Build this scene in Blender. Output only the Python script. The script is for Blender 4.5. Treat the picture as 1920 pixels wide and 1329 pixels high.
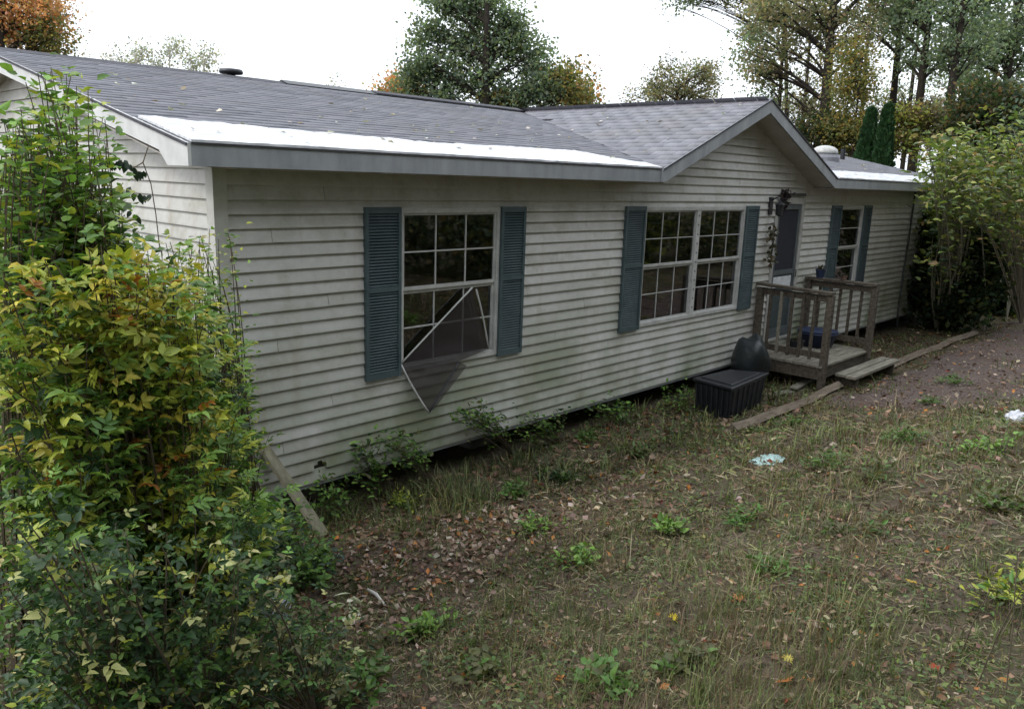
import bpy, math, random
import numpy as np
from mathutils import Vector, Matrix
for o in list(bpy.data.objects): bpy.data.objects.remove(o, do_unlink=True)
scene = bpy.context.scene
COL = scene.collection
random.seed(7)
RNG = np.random.default_rng(11)

# ------------------------------------------------------------------ camera
CM = np.array([[0.6913500510516006, -0.7217931758829377, 0.032399354311030505],
               [-0.13359306355648143, -0.17177016725273148, -0.9760368348641164],
               [0.7100619693241873, 0.6704547866118872, -0.2151798755196818]])
CP = np.array([-2.617417898180156, -5.310433417521779, 2.44218188540731])
CF = 1497.7144532718912
cd = bpy.data.cameras.new('camera'); cam = bpy.data.objects.new('camera', cd); COL.objects.link(cam)
cd.sensor_width = 36.0; cd.lens = CF/1920*36.0; cd.clip_start = 0.05; cd.clip_end = 2000
mw = Matrix.Identity(4)
for i in range(3):
    mw[i][0] = CM[0][i]; mw[i][1] = -CM[1][i]; mw[i][2] = -CM[2][i]; mw[i][3] = CP[i]
cam.matrix_world = mw
scene.camera = cam

# ------------------------------------------------------------------ sky, sun, exposure
SUN_EL, SUN_AZ = math.radians(42), math.radians(-68)       # behind the house, to the left
world = bpy.data.worlds.new('World'); scene.world = world; world.use_nodes = True
nt = world.node_tree; nt.nodes.clear()
sky = nt.nodes.new('ShaderNodeTexSky'); sky.sky_type = 'NISHITA'; sky.sun_disc = False
sky.sun_elevation = SUN_EL; sky.sun_rotation = SUN_AZ; sky.air_density = 1.0; sky.dust_density = 3.0
hs = nt.nodes.new('ShaderNodeHueSaturation'); hs.inputs['Saturation'].default_value = 0.35
bgA = nt.nodes.new('ShaderNodeBackground'); bgA.inputs['Strength'].default_value = 0.05
bgB = nt.nodes.new('ShaderNodeBackground'); bgB.inputs['Color'].default_value = (0.90, 0.955, 1.03, 1)   # even cloud cover
wtc = nt.nodes.new('ShaderNodeTexCoord'); wsx = nt.nodes.new('ShaderNodeSeparateXYZ'); wmr = nt.nodes.new('ShaderNodeMapRange')
nt.links.new(wtc.outputs['Generated'], wsx.inputs[0]); nt.links.new(wsx.outputs[2], wmr.inputs[0])
wmr.inputs[1].default_value = 0.0; wmr.inputs[2].default_value = 1.0; wmr.inputs[3].default_value = 1.05; wmr.inputs[4].default_value = 1.95   # an overcast sky is brighter overhead
nt.links.new(wmr.outputs[0], bgB.inputs['Strength'])
addw = nt.nodes.new('ShaderNodeAddShader'); outw = nt.nodes.new('ShaderNodeOutputWorld')
nt.links.new(sky.outputs[0], hs.inputs['Color']); nt.links.new(hs.outputs[0], bgA.inputs['Color'])
nt.links.new(bgA.outputs[0], addw.inputs[0]); nt.links.new(bgB.outputs[0], addw.inputs[1])
nt.links.new(addw.outputs[0], outw.inputs['Surface'])
sl = bpy.data.lights.new('sun', 'SUN'); sl.energy = 1.3; sl.angle = math.radians(14); sl.color = (1.0, 0.97, 0.92)
so = bpy.data.objects.new('sun', sl); COL.objects.link(so)
sd = Vector((math.sin(SUN_AZ)*math.cos(SUN_EL), math.cos(SUN_AZ)*math.cos(SUN_EL), math.sin(SUN_EL)))
so.rotation_euler = (-sd).to_track_quat('-Z', 'Y').to_euler(); so.location = (-10, 4, 20)
vs = scene.view_settings; vs.view_transform = 'Standard'; vs.look = 'None'; vs.exposure = 0.17; vs.gamma = 1.0
vs.use_curve_mapping = False

# ------------------------------------------------------------------ pixel -> place
def ray(u, v): return CM.T @ np.array([(u-960)/CF, (v-664.5)/CF, 1.0])
def onY(u, v, y): d = ray(u, v); return CP + d*(y-CP[1])/d[1]
def onZ(u, v, z): d = ray(u, v); return CP + d*(z-CP[2])/d[2]
def depth(u, v, D): return CP + ray(u, v)*D
def vnoise(x, y, seed=0):
    x = np.asarray(x, float); y = np.asarray(y, float)
    xi = np.floor(x).astype(np.int64); yi = np.floor(y).astype(np.int64); fx = x-xi; fy = y-yi
    def h(a, b):
        n = (a*374761393 + b*668265263 + seed*1442695041) & 0x7fffffff
        n = ((n ^ (n >> 13))*1274126177) & 0x7fffffff
        return ((n ^ (n >> 16)) & 0xffff)/65535.0
    sx = fx*fx*(3-2*fx); sy = fy*fy*(3-2*fy)
    return (h(xi, yi)*(1-sx)+h(xi+1, yi)*sx)*(1-sy)+(h(xi, yi+1)*(1-sx)+h(xi+1, yi+1)*sx)*sy
def sstep(a, b, x): t = np.clip((np.asarray(x, float)-a)/(b-a), 0, 1); return t*t*(3-2*t)
def ground(x, y):
    x = np.asarray(x, float); y = np.asarray(y, float)
    t = np.maximum(0, -y-1.15)
    far = 1-0.55*sstep(4, 10, x)
    t = np.minimum(t, 5.2+0.12*np.maximum(0, t-5.2))
    z = -0.30 + 0.235*t*far
    z = z + 0.10*sstep(0.2, -2.5, x)*sstep(0.3, -1.5, y)
    z = z + 0.3*sstep(9, 16, y) + 0.15*sstep(18, 30, x)
    open_ = sstep(-0.1, -0.8, y)
    z = z + open_*(0.07*(vnoise(x*1.1, y*1.1, 3)-.5) + 0.035*(vnoise(x*3.7, y*3.7, 5)-.5) + 0.016*(vnoise(x*11, y*11, 8)-.5))
    # a washed-out hollow in the bank and the heap of earth and leaves beside it
    a, b = (x-0.05)*0.8+(y+1.25)*0.6, -(x-0.05)*0.6+(y+1.25)*0.8
    z = z - 0.17*np.exp(-(a/0.30)**2-(b/0.12)**2) + 0.10*np.exp(-((x-0.75)/0.45)**2-((y+1.3)/0.28)**2)
    return z
def gz(x, y): return float(ground(x, y))
def hit(u, v):
    d = ray(u, v); t = 0.5
    for _ in range(900):
        p = CP+d*t
        if p[2] <= gz(p[0], p[1]): return p
        t *= 1.006
    return CP+d*t

# ------------------------------------------------------------------ mesh helpers
ORG = {}
def link(o): COL.objects.link(o); return o
def thing(name, label, cat, loc=(0, 0, 0), group=None):
    o = link(bpy.data.objects.new(name, None)); o.empty_display_size = 0.1
    o.location = loc; o['label'] = label; o['category'] = cat
    if group: o['group'] = group
    ORG[o.name] = np.array(loc, float)
    return o
def tag(o, label, cat, group=None):
    o['label'] = label; o['category'] = cat
    if group: o['group'] = group
    return o
def rawmesh(name, V, T, mat, cols=None, smooth=False):
    """V (n,3), T list of faces or int array (m,k)"""
    me = bpy.data.meshes.new(name)
    V = np.asarray(V, np.float32)
    if isinstance(T, np.ndarray):
        k = T.shape[1]; m = len(T)
        me.vertices.add(len(V)); me.vertices.foreach_set('co', V.ravel())
        me.loops.add(m*k); me.loops.foreach_set('vertex_index', T.astype(np.int32).ravel())
        me.polygons.add(m); me.polygons.foreach_set('loop_start', np.arange(0, m*k, k, dtype=np.int32))
        me.update(calc_edges=True)
    else:
        me.from_pydata(V.tolist(), [], [list(map(int, f)) for f in T]); me.update()
    if cols is not None:
        a = me.color_attributes.new('Col', 'FLOAT_COLOR', 'POINT')
        c = np.ones((len(V), 4), np.float32); c[:, :3] = cols
        a.data.foreach_set('color', c.ravel())
    if smooth: me.polygons.foreach_set('use_smooth', np.ones(len(me.polygons), bool))
    if mat: me.materials.append(mat)
    return me
def obj(name, V, T, mat, parent=None, cols=None, smooth=False, kind=None, recenter=False):
    V = np.asarray(V, float)
    loc = None
    if parent is not None and parent.name in ORG: V = V-ORG[parent.name]
    elif parent is None and recenter:
        loc = np.array([V[:, 0].mean(), V[:, 1].mean(), V[:, 2].min()]); V = V-loc
    o = link(bpy.data.objects.new(name, rawmesh(name, V, T, mat, cols, smooth)))
    if loc is not None: o.location = loc
    if parent is not None:
        o.parent = parent
        if parent.name in ORG: ORG[o.name] = ORG[parent.name]
    if kind: o['kind'] = kind
    return o
BOXF = [(0, 3, 2, 1), (4, 5, 6, 7), (0, 1, 5, 4), (1, 2, 6, 5), (2, 3, 7, 6), (3, 0, 4, 7)]
class MB:
    def __init__(s): s.V = []; s.F = []
    def add(s, V, F):
        b = len(s.V); s.V += [tuple(map(float, v)) for v in V]; s.F += [tuple(int(i)+b for i in f) for f in F]; return s
    def box(s, x0, x1, y0, y1, z0, z1):
        return s.add([(x0, y0, z0), (x1, y0, z0), (x1, y1, z0), (x0, y1, z0), (x0, y0, z1), (x1, y0, z1), (x1, y1, z1), (x0, y1, z1)], BOXF)
    def beam(s, p0, p1, w, h, up=(0, 0, 1)):
        p0 = np.array(p0, float); p1 = np.array(p1, float); d = p1-p0; d /= np.linalg.norm(d)
        a = np.cross(d, np.array(up, float)); a /= np.linalg.norm(a); b = np.cross(a, d)
        q = [(-1, -1), (1, -1), (1, 1), (-1, 1)]
        return s.add([p0+a*i*w/2+b*j*h/2 for i, j in q]+[p1+a*i*w/2+b*j*h/2 for i, j in q], BOXF)
    def tube(s, P, R, n=6, cap=True):
        V, F = tube(P, R, n, cap); return s.add(V, F)
    def prism(s, poly, axis, a0, a1):
        """poly in the two other axes, extruded along axis"""
        n = len(poly)
        def pt(p, a):
            return {'x': (a, p[0], p[1]), 'y': (p[0], a, p[1]), 'z': (p[0], p[1], a)}[axis]
        V = [pt(p, a0) for p in poly]+[pt(p, a1) for p in poly]
        F = [tuple(range(n))[::-1], tuple(range(n, 2*n))]+[(i, (i+1) % n, n+(i+1) % n, n+i) for i in range(n)]
        return s.add(V, F)
    def build(s, name, mat, parent=None, smooth=False, kind=None, bevel=0, recenter=False):
        import bmesh
        V = np.array(s.V, float)
        o = obj(name, V, s.F, mat, parent, None, smooth, kind, recenter)
        bm = bmesh.new(); bm.from_mesh(o.data); bmesh.ops.recalc_face_normals(bm, faces=bm.faces[:])
        if bevel: bmesh.ops.bevel(bm, geom=[e for e in bm.edges], offset=bevel, segments=1, affect='EDGES')
        bm.to_mesh(o.data); bm.free()
        return o
def tube(P, R, n=6, cap=True):
    P = np.asarray(P, float); m = len(P); R = np.asarray(R, float)*np.ones(m)
    T = np.gradient(P, axis=0); T /= np.linalg.norm(T, axis=1)[:, None]+1e-9
    ref = np.array([0.31, 0.17, 0.93]) if abs(T[0][2]) < .9 else np.array([1.0, 0.1, 0])
    V = []
    for i in range(m):
        a = np.cross(T[i], ref); a /= np.linalg.norm(a)+1e-9; b = np.cross(T[i], a)
        for k in range(n):
            t = 2*math.pi*k/n; V.append(P[i]+R[i]*(a*math.cos(t)+b*math.sin(t)))
    F = [(i*n+k, i*n+(k+1) % n, (i+1)*n+(k+1) % n, (i+1)*n+k) for i in range(m-1) for k in range(n)]
    if cap: F += [tuple(range(n))[::-1], tuple(range((m-1)*n, m*n))]
    return V, F
def bez(p0, p1, p2, n):
    t = np.linspace(0, 1, n)[:, None]; return (1-t)**2*p0+2*t*(1-t)*p1+t*t*p2

# ------------------------------------------------------------------ materials
def mat(name):
    m = bpy.data.materials.new(name); m.use_nodes = True; n = m.node_tree
    return m, n, n.nodes['Principled BSDF'], n.links
def noise(n, scale, detail=4, rough=.6, coord=None, stretch=None):
    tc = n.nodes.new('ShaderNodeTexCoord'); t = n.nodes.new('ShaderNodeTexNoise')
    t.inputs['Scale'].default_value = scale; t.inputs['Detail'].default_value = detail; t.inputs['Roughness'].default_value = rough
    src = tc.outputs['Object']
    if stretch:
        mp = n.nodes.new('ShaderNodeMapping'); mp.inputs['Scale'].default_value = stretch
        n.links.new(src, mp.inputs[0]); src = mp.outputs[0]
    n.links.new(src, t.inputs['Vector']); return t
def ramp(n, src, stops):
    r = n.nodes.new('ShaderNodeValToRGB'); e = r.color_ramp.elements
    while len(e) < len(stops): e.new(0.5)
    for i, (p, c) in enumerate(stops):
        e[i].position = p; e[i].color = (*c, 1) if len(c) == 3 else c
    n.links.new(src, r.inputs[0]); return r
def mixc(n, fac, a, b, mode='MIX'):
    m = n.nodes.new('ShaderNodeMix'); m.data_type = 'RGBA'; m.blend_type = mode
    for sock, v in ((m.inputs[0], fac), (m.inputs[6], a), (m.inputs[7], b)):
        if hasattr(v, 'is_output'): n.links.new(v, sock)
        elif isinstance(v, (int, float)): sock.default_value = v
        else: sock.default_value = (*v, 1)
    return m.outputs[2]
def mathn(n, op, a, b=None):
    m = n.nodes.new('ShaderNodeMath'); m.operation = op
    for i, v in enumerate((a, b)):
        if v is None: continue
        if hasattr(v, 'is_output'): n.links.new(v, m.inputs[i])
        else: m.inputs[i].default_value = v
    return m.outputs[0]
def bump(n, bsdf, h, strength=.3, dist=.01):
    b = n.nodes.new('ShaderNodeBump'); b.inputs['Strength'].default_value = strength; b.inputs['Distance'].default_value = dist
    n.links.new(h, b.inputs['Height']); n.links.new(b.outputs[0], bsdf.inputs['Normal'])
def simple(name, c0, c1, scale=6, rough=.6, bs=.2, stretch=None, bd=.005, spec=.4, metal=0):
    m, n, b, l = mat(name); t = noise(n, scale, 6, .65, None, stretch)
    r = ramp(n, t.outputs[0], [(.3, c0), (.7, c1)]); l.new(r.outputs[0], b.inputs['Base Color'])
    b.inputs['Roughness'].default_value = rough; b.inputs['Specular IOR Level'].default_value = spec
    b.inputs['Metallic'].default_value = metal
    if bs: bump(n, b, t.outputs[0], bs, bd)
    return m
M = {}
def siding_mat():
    m, n, b, l = mat('vinyl_siding')
    geo = n.nodes.new('ShaderNodeNewGeometry'); sep = n.nodes.new('ShaderNodeSeparateXYZ'); l.new(geo.outputs['Position'], sep.inputs[0])
    big = noise(n, .9, 5, .6); fine = noise(n, 14, 6, .7); streak = noise(n, 1.0, 5, .7, None, (5.5, 5.5, .55))
    base = ramp(n, fine.outputs[0], [(.25, (.485, .475, .45)), (.75, (.60, .595, .57))]).outputs[0]
    info = n.nodes.new('ShaderNodeObjectInfo')
    tint = ramp(n, info.outputs['Random'], [(0, (.86, .86, .84)), (1, (1.0, 1.0, 1.0))]).outputs[0]
    base = mixc(n, 1.0, base, tint, 'MULTIPLY')
    # brown run-off streaks
    st = ramp(n, streak.outputs[0], [(.55, (0, 0, 0)), (.78, (1, 1, 1))]).outputs[0]
    base = mixc(n, mathn(n, 'MULTIPLY', st, .55), base, (.33, .26, .18))
    # green algae film, thickest low on the wall, in its own blotches
    hgt = n.nodes.new('ShaderNodeMapRange'); hgt.inputs[1].default_value = 1.7; hgt.inputs[2].default_value = 0.15; l.new(sep.outputs[2], hgt.inputs[0])
    al = mathn(n, 'MULTIPLY', hgt.outputs[0], ramp(n, big.outputs[0], [(.40, (.05, .05, .05)), (.62, (1, 1, 1))]).outputs[0])
    base = mixc(n, mathn(n, 'MULTIPLY', al, .95), base, (.19, .22, .135))
    sp = ramp(n, noise(n, 38, 3, .6).outputs[0], [(.60, (0, 0, 0)), (.68, (1, 1, 1))]).outputs[0]
    blot = ramp(n, noise(n, 2.6, 5, .65).outputs[0], [(.5, (0, 0, 0)), (.68, (1, 1, 1))]).outputs[0]
    base = mixc(n, mathn(n, 'MULTIPLY', mathn(n, 'MULTIPLY', sp, blot), .6), base, (.13, .13, .08))
    base = mixc(n, mathn(n, 'MULTIPLY', blot, .48), base, (.27, .26, .18))
    l.new(base, b.inputs['Base Color']); b.inputs['Roughness'].default_value = .5; b.inputs['Specular IOR Level'].default_value = .35
    bump(n, b, noise(n, 60, 3, .6, None, (.15, .15, 1)).outputs[0], .12, .004)
    return m
M['siding'] = siding_mat()
M['trim'] = simple('white_trim', (.48, .48, .47), (.66, .66, .655), 5, .5, .1)
M['fascia'] = simple('fascia_board', (.22, .235, .25), (.36, .375, .39), 3.2, .55, .1, (1.5, 1.5, .5))
M['soffit'] = simple('soffit_panel', (.33, .31, .27), (.45, .42, .38), 4, .6, .1)
M['frame'] = simple('window_vinyl', (.36, .36, .34), (.54, .54, .52), 9, .45, .1)
M['shutter'] = simple('shutter_paint', (.042, .066, .072), (.078, .108, .114), 5, .55, .15)
M['wood'] = simple('weathered_wood', (.040, .033, .025), (.125, .105, .082), 3, .85, .6, (1.2, 9, 9), .006, .2)
M['deckwood'] = simple('deck_wood', (.11, .10, .078), (.27, .25, .20), 3, .85, .5, (1.5, 10, 10), .006, .2)
M['timber'] = simple('landscape_timber', (.075, .056, .042), (.21, .175, .135), 4, .9, .6, (1, 8, 8), .008, .15)
M['plank'] = simple('mossy_plank', (.14, .13, .09), (.32, .30, .22), 5, .9, .5, (3, 3, 1), .006, .15)
M['dark'] = simple('black_plastic', (.010, .011, .014), (.022, .024, .028), 8, .42, .15, None, .01, .45)
M['bag'] = simple('black_bag', (.010, .013, .015), (.022, .028, .030), 3, .35, .5, None, .03, .5)
M['blue'] = simple('navy_plastic', (.012, .02, .05), (.03, .045, .10), 5, .5, .1)
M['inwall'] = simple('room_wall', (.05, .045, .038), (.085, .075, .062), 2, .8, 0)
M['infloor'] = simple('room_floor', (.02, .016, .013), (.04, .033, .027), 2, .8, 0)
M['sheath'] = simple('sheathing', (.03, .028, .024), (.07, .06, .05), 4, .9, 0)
M['sheet'] = simple('white_membrane', (.30, .31, .33), (.78, .79, .82), 5, .42, .35, (.8, 4, 1), .01, .5)
M['cap'] = simple('gable_cap', (.15, .145, .17), (.25, .245, .275), 16, .9, .4)
M['ridge'] = simple('ridge_cap', (.035, .035, .042), (.085, .083, .095), 16, .9, .4)
M['doorlow'] = simple('door_panel', (.30, .31, .31), (.44, .45, .45), 4, .5, .1)
M['bark'] = simple('bark', (.012, .010, .008), (.048, .040, .033), 9, .95, .9, (3, 3, .6), .03, .1)  # backlit shade of the trunks is put into this dark bark colour
M['twig'] = simple('twig_bark', (.06, .048, .034), (.16, .13, .095), 12, .9, .3, None, .01, .1)
M['paletwig'] = simple('pale_stem', (.20, .19, .15), (.36, .34, .27), 12, .9, .3, None, .01, .1)
M['concrete'] = simple('concrete', (.10, .095, .09), (.18, .17, .16), 9, .95, .5, None, .01, .1)
def roof_mat():
    m, n, b, l = mat('asphalt_shingle')
    info = n.nodes.new('ShaderNodeObjectInfo')
    big = noise(n, .7, 4, .6); gr = noise(n, 160, 2, .7); md = noise(n, 7, 5, .7, None, (1, 3, 1))
    at = n.nodes.new('ShaderNodeVertexColor'); at.layer_name = 'Col'
    c = ramp(n, md.outputs[0], [(.25, (.125, .127, .146)), (.75, (.205, .207, .232))]).outputs[0]
    c = mixc(n, 1.0, c, at.outputs[0], 'MULTIPLY')
    c = mixc(n, mathn(n, 'MULTIPLY', gr.outputs[0], .5), c, (.26, .262, .285))
    c = mixc(n, ramp(n, big.outputs[0], [(.5, (0, 0, 0)), (.75, (.45, .45, .45))]).outputs[0], c, (.17, .16, .155))
    l.new(c, b.inputs['Base Color']); b.inputs['Roughness'].default_value = .75; b.inputs['Specular IOR Level'].default_value = .5
    bump(n, b, gr.outputs[0], .4, .004); return m
M['roof'] = roof_mat()
def leaf_mat(name, trans=.27, gloss=.38):
    m, n, b, l = mat(name)
    at = n.nodes.new('ShaderNodeVertexColor'); at.layer_name = 'Col'
    t = noise(n, 40, 3, .6); v = ramp(n, t.outputs[0], [(.3, (.78, .78, .75)), (.7, (1.15, 1.15, 1.1))]).outputs[0]
    c = mixc(n, 1.0, at.outputs[0], v, 'MULTIPLY')
    l.new(c, b.inputs['Base Color']); b.inputs['Roughness'].default_value = .48; b.inputs['Specular IOR Level'].default_value = gloss
    tr = n.nodes.new('ShaderNodeBsdfTranslucent'); l.new(mixc(n, 1.0, c, (1.25, 1.3, .75), 'MULTIPLY'), tr.inputs['Color'])
    mx = n.nodes.new('ShaderNodeMixShader'); mx.inputs[0].default_value = trans
    l.new(b.outputs[0], mx.inputs[1]); l.new(tr.outputs[0], mx.inputs[2])
    l.new(mx.outputs[0], n.nodes['Material Output'].inputs['Surface']); return m
M['leaf'] = leaf_mat('leaf'); M['crown'] = leaf_mat('crown_leaf', .6, .3); M['dryleaf'] = leaf_mat('dry_leaf', .15, .2); M['grass'] = leaf_mat('grass_blade', .25, .25)
def glass_mat():
    m, n, b, l = mat('window_glass')
    n.nodes.remove(b); tr = n.nodes.new('ShaderNodeBsdfTransparent'); tr.inputs[0].default_value = (.72, .75, .74, 1)
    gl = n.nodes.new('ShaderNodeBsdfGlossy'); gl.inputs['Roughness'].default_value = .03; gl.inputs['Color'].default_value = (.9, .92, .95, 1)
    fr = n.nodes.new('ShaderNodeFresnel'); fr.inputs[0].default_value = 2.1
    wv = noise(n, 2.2, 2, .5); bp = n.nodes.new('ShaderNodeBump'); bp.inputs['Strength'].default_value = .04; bp.inputs['Distance'].default_value = .02
    l.new(wv.outputs[0], bp.inputs['Height']); l.new(bp.outputs[0], gl.inputs['Normal'])
    mx = n.nodes.new('ShaderNodeMixShader'); l.new(fr.outputs[0], mx.inputs[0]); l.new(tr.outputs[0], mx.inputs[1]); l.new(gl.outputs[0], mx.inputs[2])
    l.new(mx.outputs[0], n.nodes['Material Output'].inputs['Surface']); return m
M['glass'] = glass_mat()
def screen_mat():
    m, n, b, l = mat('insect_screen'); b.inputs['Base Color'].default_value = (.026, .019, .018, 1); b.inputs['Roughness'].default_value = .8
    tr = n.nodes.new('ShaderNodeBsdfTransparent'); mx = n.nodes.new('ShaderNodeMixShader'); mx.inputs[0].default_value = .31
    l.new(b.outputs[0], mx.inputs[1]); l.new(tr.outputs[0], mx.inputs[2]); l.new(mx.outputs[0], n.nodes['Material Output'].inputs['Surface']); return m
M['screen'] = screen_mat()
def ground_mat():
    m, n, b, l = mat('yard_soil')
    a = noise(n, .8, 6, .65); f = noise(n, 22, 6, .75); g = noise(n, 3.1, 5, .7)
    soil = ramp(n, f.outputs[0], [(.28, (.028, .022, .016)), (.5, (.095, .072, .054)), (.74, (.19, .15, .115))]).outputs[0]
    moss = ramp(n, f.outputs[0], [(.3, (.028, .034, .014)), (.7, (.090, .095, .042))]).outputs[0]
    c = mixc(n, ramp(n, g.outputs[0], [(.44, (0, 0, 0)), (.6, (.8, .8, .8))]).outputs[0], soil, moss)
    c = mixc(n, ramp(n, a.outputs[0], [(.5, (0, 0, 0)), (.7, (.5, .5, .5))]).outputs[0], c, (.12, .095, .062))
    l.new(c, b.inputs['Base Color']); b.inputs['Roughness'].default_value = .95; b.inputs['Specular IOR Level'].default_value = .15
    bump(n, b, f.outputs[0], .8, .03); return m
M['ground'] = ground_mat()
def gravel_mat():
    m, n, b, l = mat('gravel_track')
    f = noise(n, 34, 5, .75); g = noise(n, 1.6, 5, .7)
    c = ramp(n, f.outputs[0], [(.28, (.040, .031, .027)), (.5, (.108, .084, .074)), (.72, (.21, .178, .162))]).outputs[0]
    c = mixc(n, ramp(n, g.outputs[0], [(.42, (0, 0, 0)), (.66, (.85, .85, .85))]).outputs[0], c, (.095, .062, .050))
    l.new(c, b.inputs['Base Color']); b.inputs['Roughness'].default_value = .95; b.inputs['Specular IOR Level'].default_value = .2
    bump(n, b, f.outputs[0], .9, .03); return m
M['gravel'] = gravel_mat()
def flat(name, c, rough=.6):
    m, n, b, l = mat(name); t = noise(n, 7, 4, .6)
    l.new(ramp(n, t.outputs[0], [(.3, tuple(x*.75 for x in c)), (.7, tuple(min(1, x*1.15) for x in c))]).outputs[0], b.inputs['Base Color'])
    b.inputs['Roughness'].default_value = rough; return m

# ================================================================== THE SETTING
def axis(a, b, fine0, fine1, step, grow=1.35):
    xs = list(np.arange(fine0, fine1+1e-6, step)); s = step
    while xs[-1] < b: s *= grow; xs.append(xs[-1]+s)
    s = step
    while xs[0] > a: s *= grow; xs.insert(0, xs[0]-s)
    return np.array(xs)
gx = axis(-400, 500, -4, 13, .075); gy = axis(-400, 500, -6.5, .4, .075)
GX, GY = np.meshgrid(gx, gy); GZ = ground(GX, GY)
nx, ny = len(gx), len(gy)
ii = (np.arange(ny-1)[:, None]*nx+np.arange(nx-1)[None]).ravel()
o = obj('ground', np.stack([GX.ravel(), GY.ravel(), GZ.ravel()], 1), np.stack([ii, ii+1, ii+nx+1, ii+nx], 1), M['ground'], smooth=True)
o['kind'] = 'structure'
# gravel drive: irregular edged sheet lying on the ground
def in_drive(x, y):
    n = .5*(vnoise(np.asarray(x)*1.3, np.asarray(y)*1.3, 21)-.5)+.3*(vnoise(np.asarray(x)*4, np.asarray(y)*4, 22)-.5)
    lo = -4.1-.05*np.asarray(x)+np.maximum(0, 9.2-np.asarray(x))*1.0
    d1 = -1.40-np.asarray(y)+n*.6; d2 = np.asarray(y)-lo+n
    return np.minimum(np.minimum(d1, d2), np.asarray(x)-7.3+n)
dx = np.arange(6.8, 40, .12); dy = np.arange(-7.5, -1.0, .12)
DX, DY = np.meshgrid(dx, dy); keep = in_drive(DX, DY) > 0
DZ = ground(DX, DY)+.006
nx = len(dx); ii = (np.arange(len(dy)-1)[:, None]*nx+np.arange(nx-1)[None]).ravel()
k = keep.ravel(); f4 = np.stack([ii, ii+1, ii+nx+1, ii+nx], 1); f4 = f4[k[f4].all(1)]
used, inv = np.unique(f4, return_inverse=True)
o = obj('gravel_drive', np.stack([DX.ravel(), DY.ravel(), DZ.ravel()], 1)[used], inv.reshape(f4.shape), M['gravel'], smooth=True)
o['kind'] = 'structure'

# ================================================================== THE HOUSE
LEN, DEP = 17.0, 8.0
EX = .1016                                    # exposed height of one siding course
RK = .2116                                    # main roof slope
ZE, ZR = 2.60, 3.51; YE, YR = -.30, 4.0
GXC, GK, GZR = 7.285, .395, 3.514             # cross gable
house = thing('house', 'long single storey white vinyl sided house with grey shingle roof and blue shutters', 'house')
W1 = (1.597, 2.73, 8*EX, 21*EX+.012); W2 = (5.125, 7.445, 8*EX, 21*EX+.012); W3 = (10.72, 11.655, 8*EX, 21*EX+.012); DR = (8.42, 9.25, 2*EX, 22*EX)
OPEN = [W1, W2, DR, W3]
# structural wall behind the siding, with its openings
mb = MB(); xs = [0.02]
for (a, b_, c, d) in OPEN:
    mb.box(xs[-1], a, .02, .12, 0, 2.45); mb.box(a, b_, .02, .12, 0, c); mb.box(a, b_, .02, .12, d, 2.45); xs.append(b_)
mb.box(xs[-1], LEN-.02, .02, .12, 0, 2.45)
mb.prism([(GXC-2.5, 2.45), (GXC+2.5, 2.45), (GXC, 3.36)], 'y', .02, .12)
wall = mb.build('wall', M['sheath'], house)
def course(x0, x1, z0, y=0., frac=1., lift=0.):
    m = MB(); z1 = z0+EX
    if frac == 1.: m.prism([(y-.003, z0+.002), (y-.027-lift, z0), (y-.025-lift, z0+.014), (y-.004, z1+.004), (y+.003, z1+.004)], 'x', x0, x1)
    else: m.prism([(y-.010, z1-EX*frac), (y-.013, z1-EX*frac), (y-.004, z1+.004), (y+.003, z1+.004)], 'x', x0, x1)
    return m
nc = int(2.45/EX)+1
for kc in range(int(3.36/EX)+1):
    z0 = kc*EX; zc = z0+EX/2
    if z0 > 2.40:
        h = (3.36-z0)/GK
        if h < .06: continue
        segs = [(GXC-h, GXC+h)]
    else: segs = [(.075, LEN-.075)]
    for (a, b_, c, d) in OPEN:
        if c-.01 < zc < d+.01:
            new = []
            for s in segs:
                if a-.015 > s[0]: new.append((s[0], min(s[1], a-.015)))
                if b_+.015 < s[1]: new.append((max(s[0], b_+.015), s[1]))
            segs = new
    off = (kc*1.37) % 3.66
    for (a, b_) in segs:
        cuts = [a]+[c for c in (off-3.66+3.66*i for i in range(8)) if a+.25 < c < b_-.25]+[b_]
        for c0, c1 in zip(cuts[:-1], cuts[1:]):
            if kc == 1 and c0 < .75 < c1:       # broken course with a hole
                course(c0, .715, z0).build('siding_panel', M['siding'], wall); course(.83, c1-.002, z0).build('siding_panel', M['siding'], wall)
                course(.715, .755, z0, frac=.62).build('siding_panel', M['siding'], wall); course(.755, .80, z0, frac=.36).build('siding_panel', M['siding'], wall); course(.80, .83, z0, frac=.55).build('siding_panel', M['siding'], wall); continue
            course(c0, c1-.004, z0+random.uniform(-.0012, .0012), lift=random.uniform(0, .0015)).build('siding_panel', M['siding'], wall)
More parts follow.
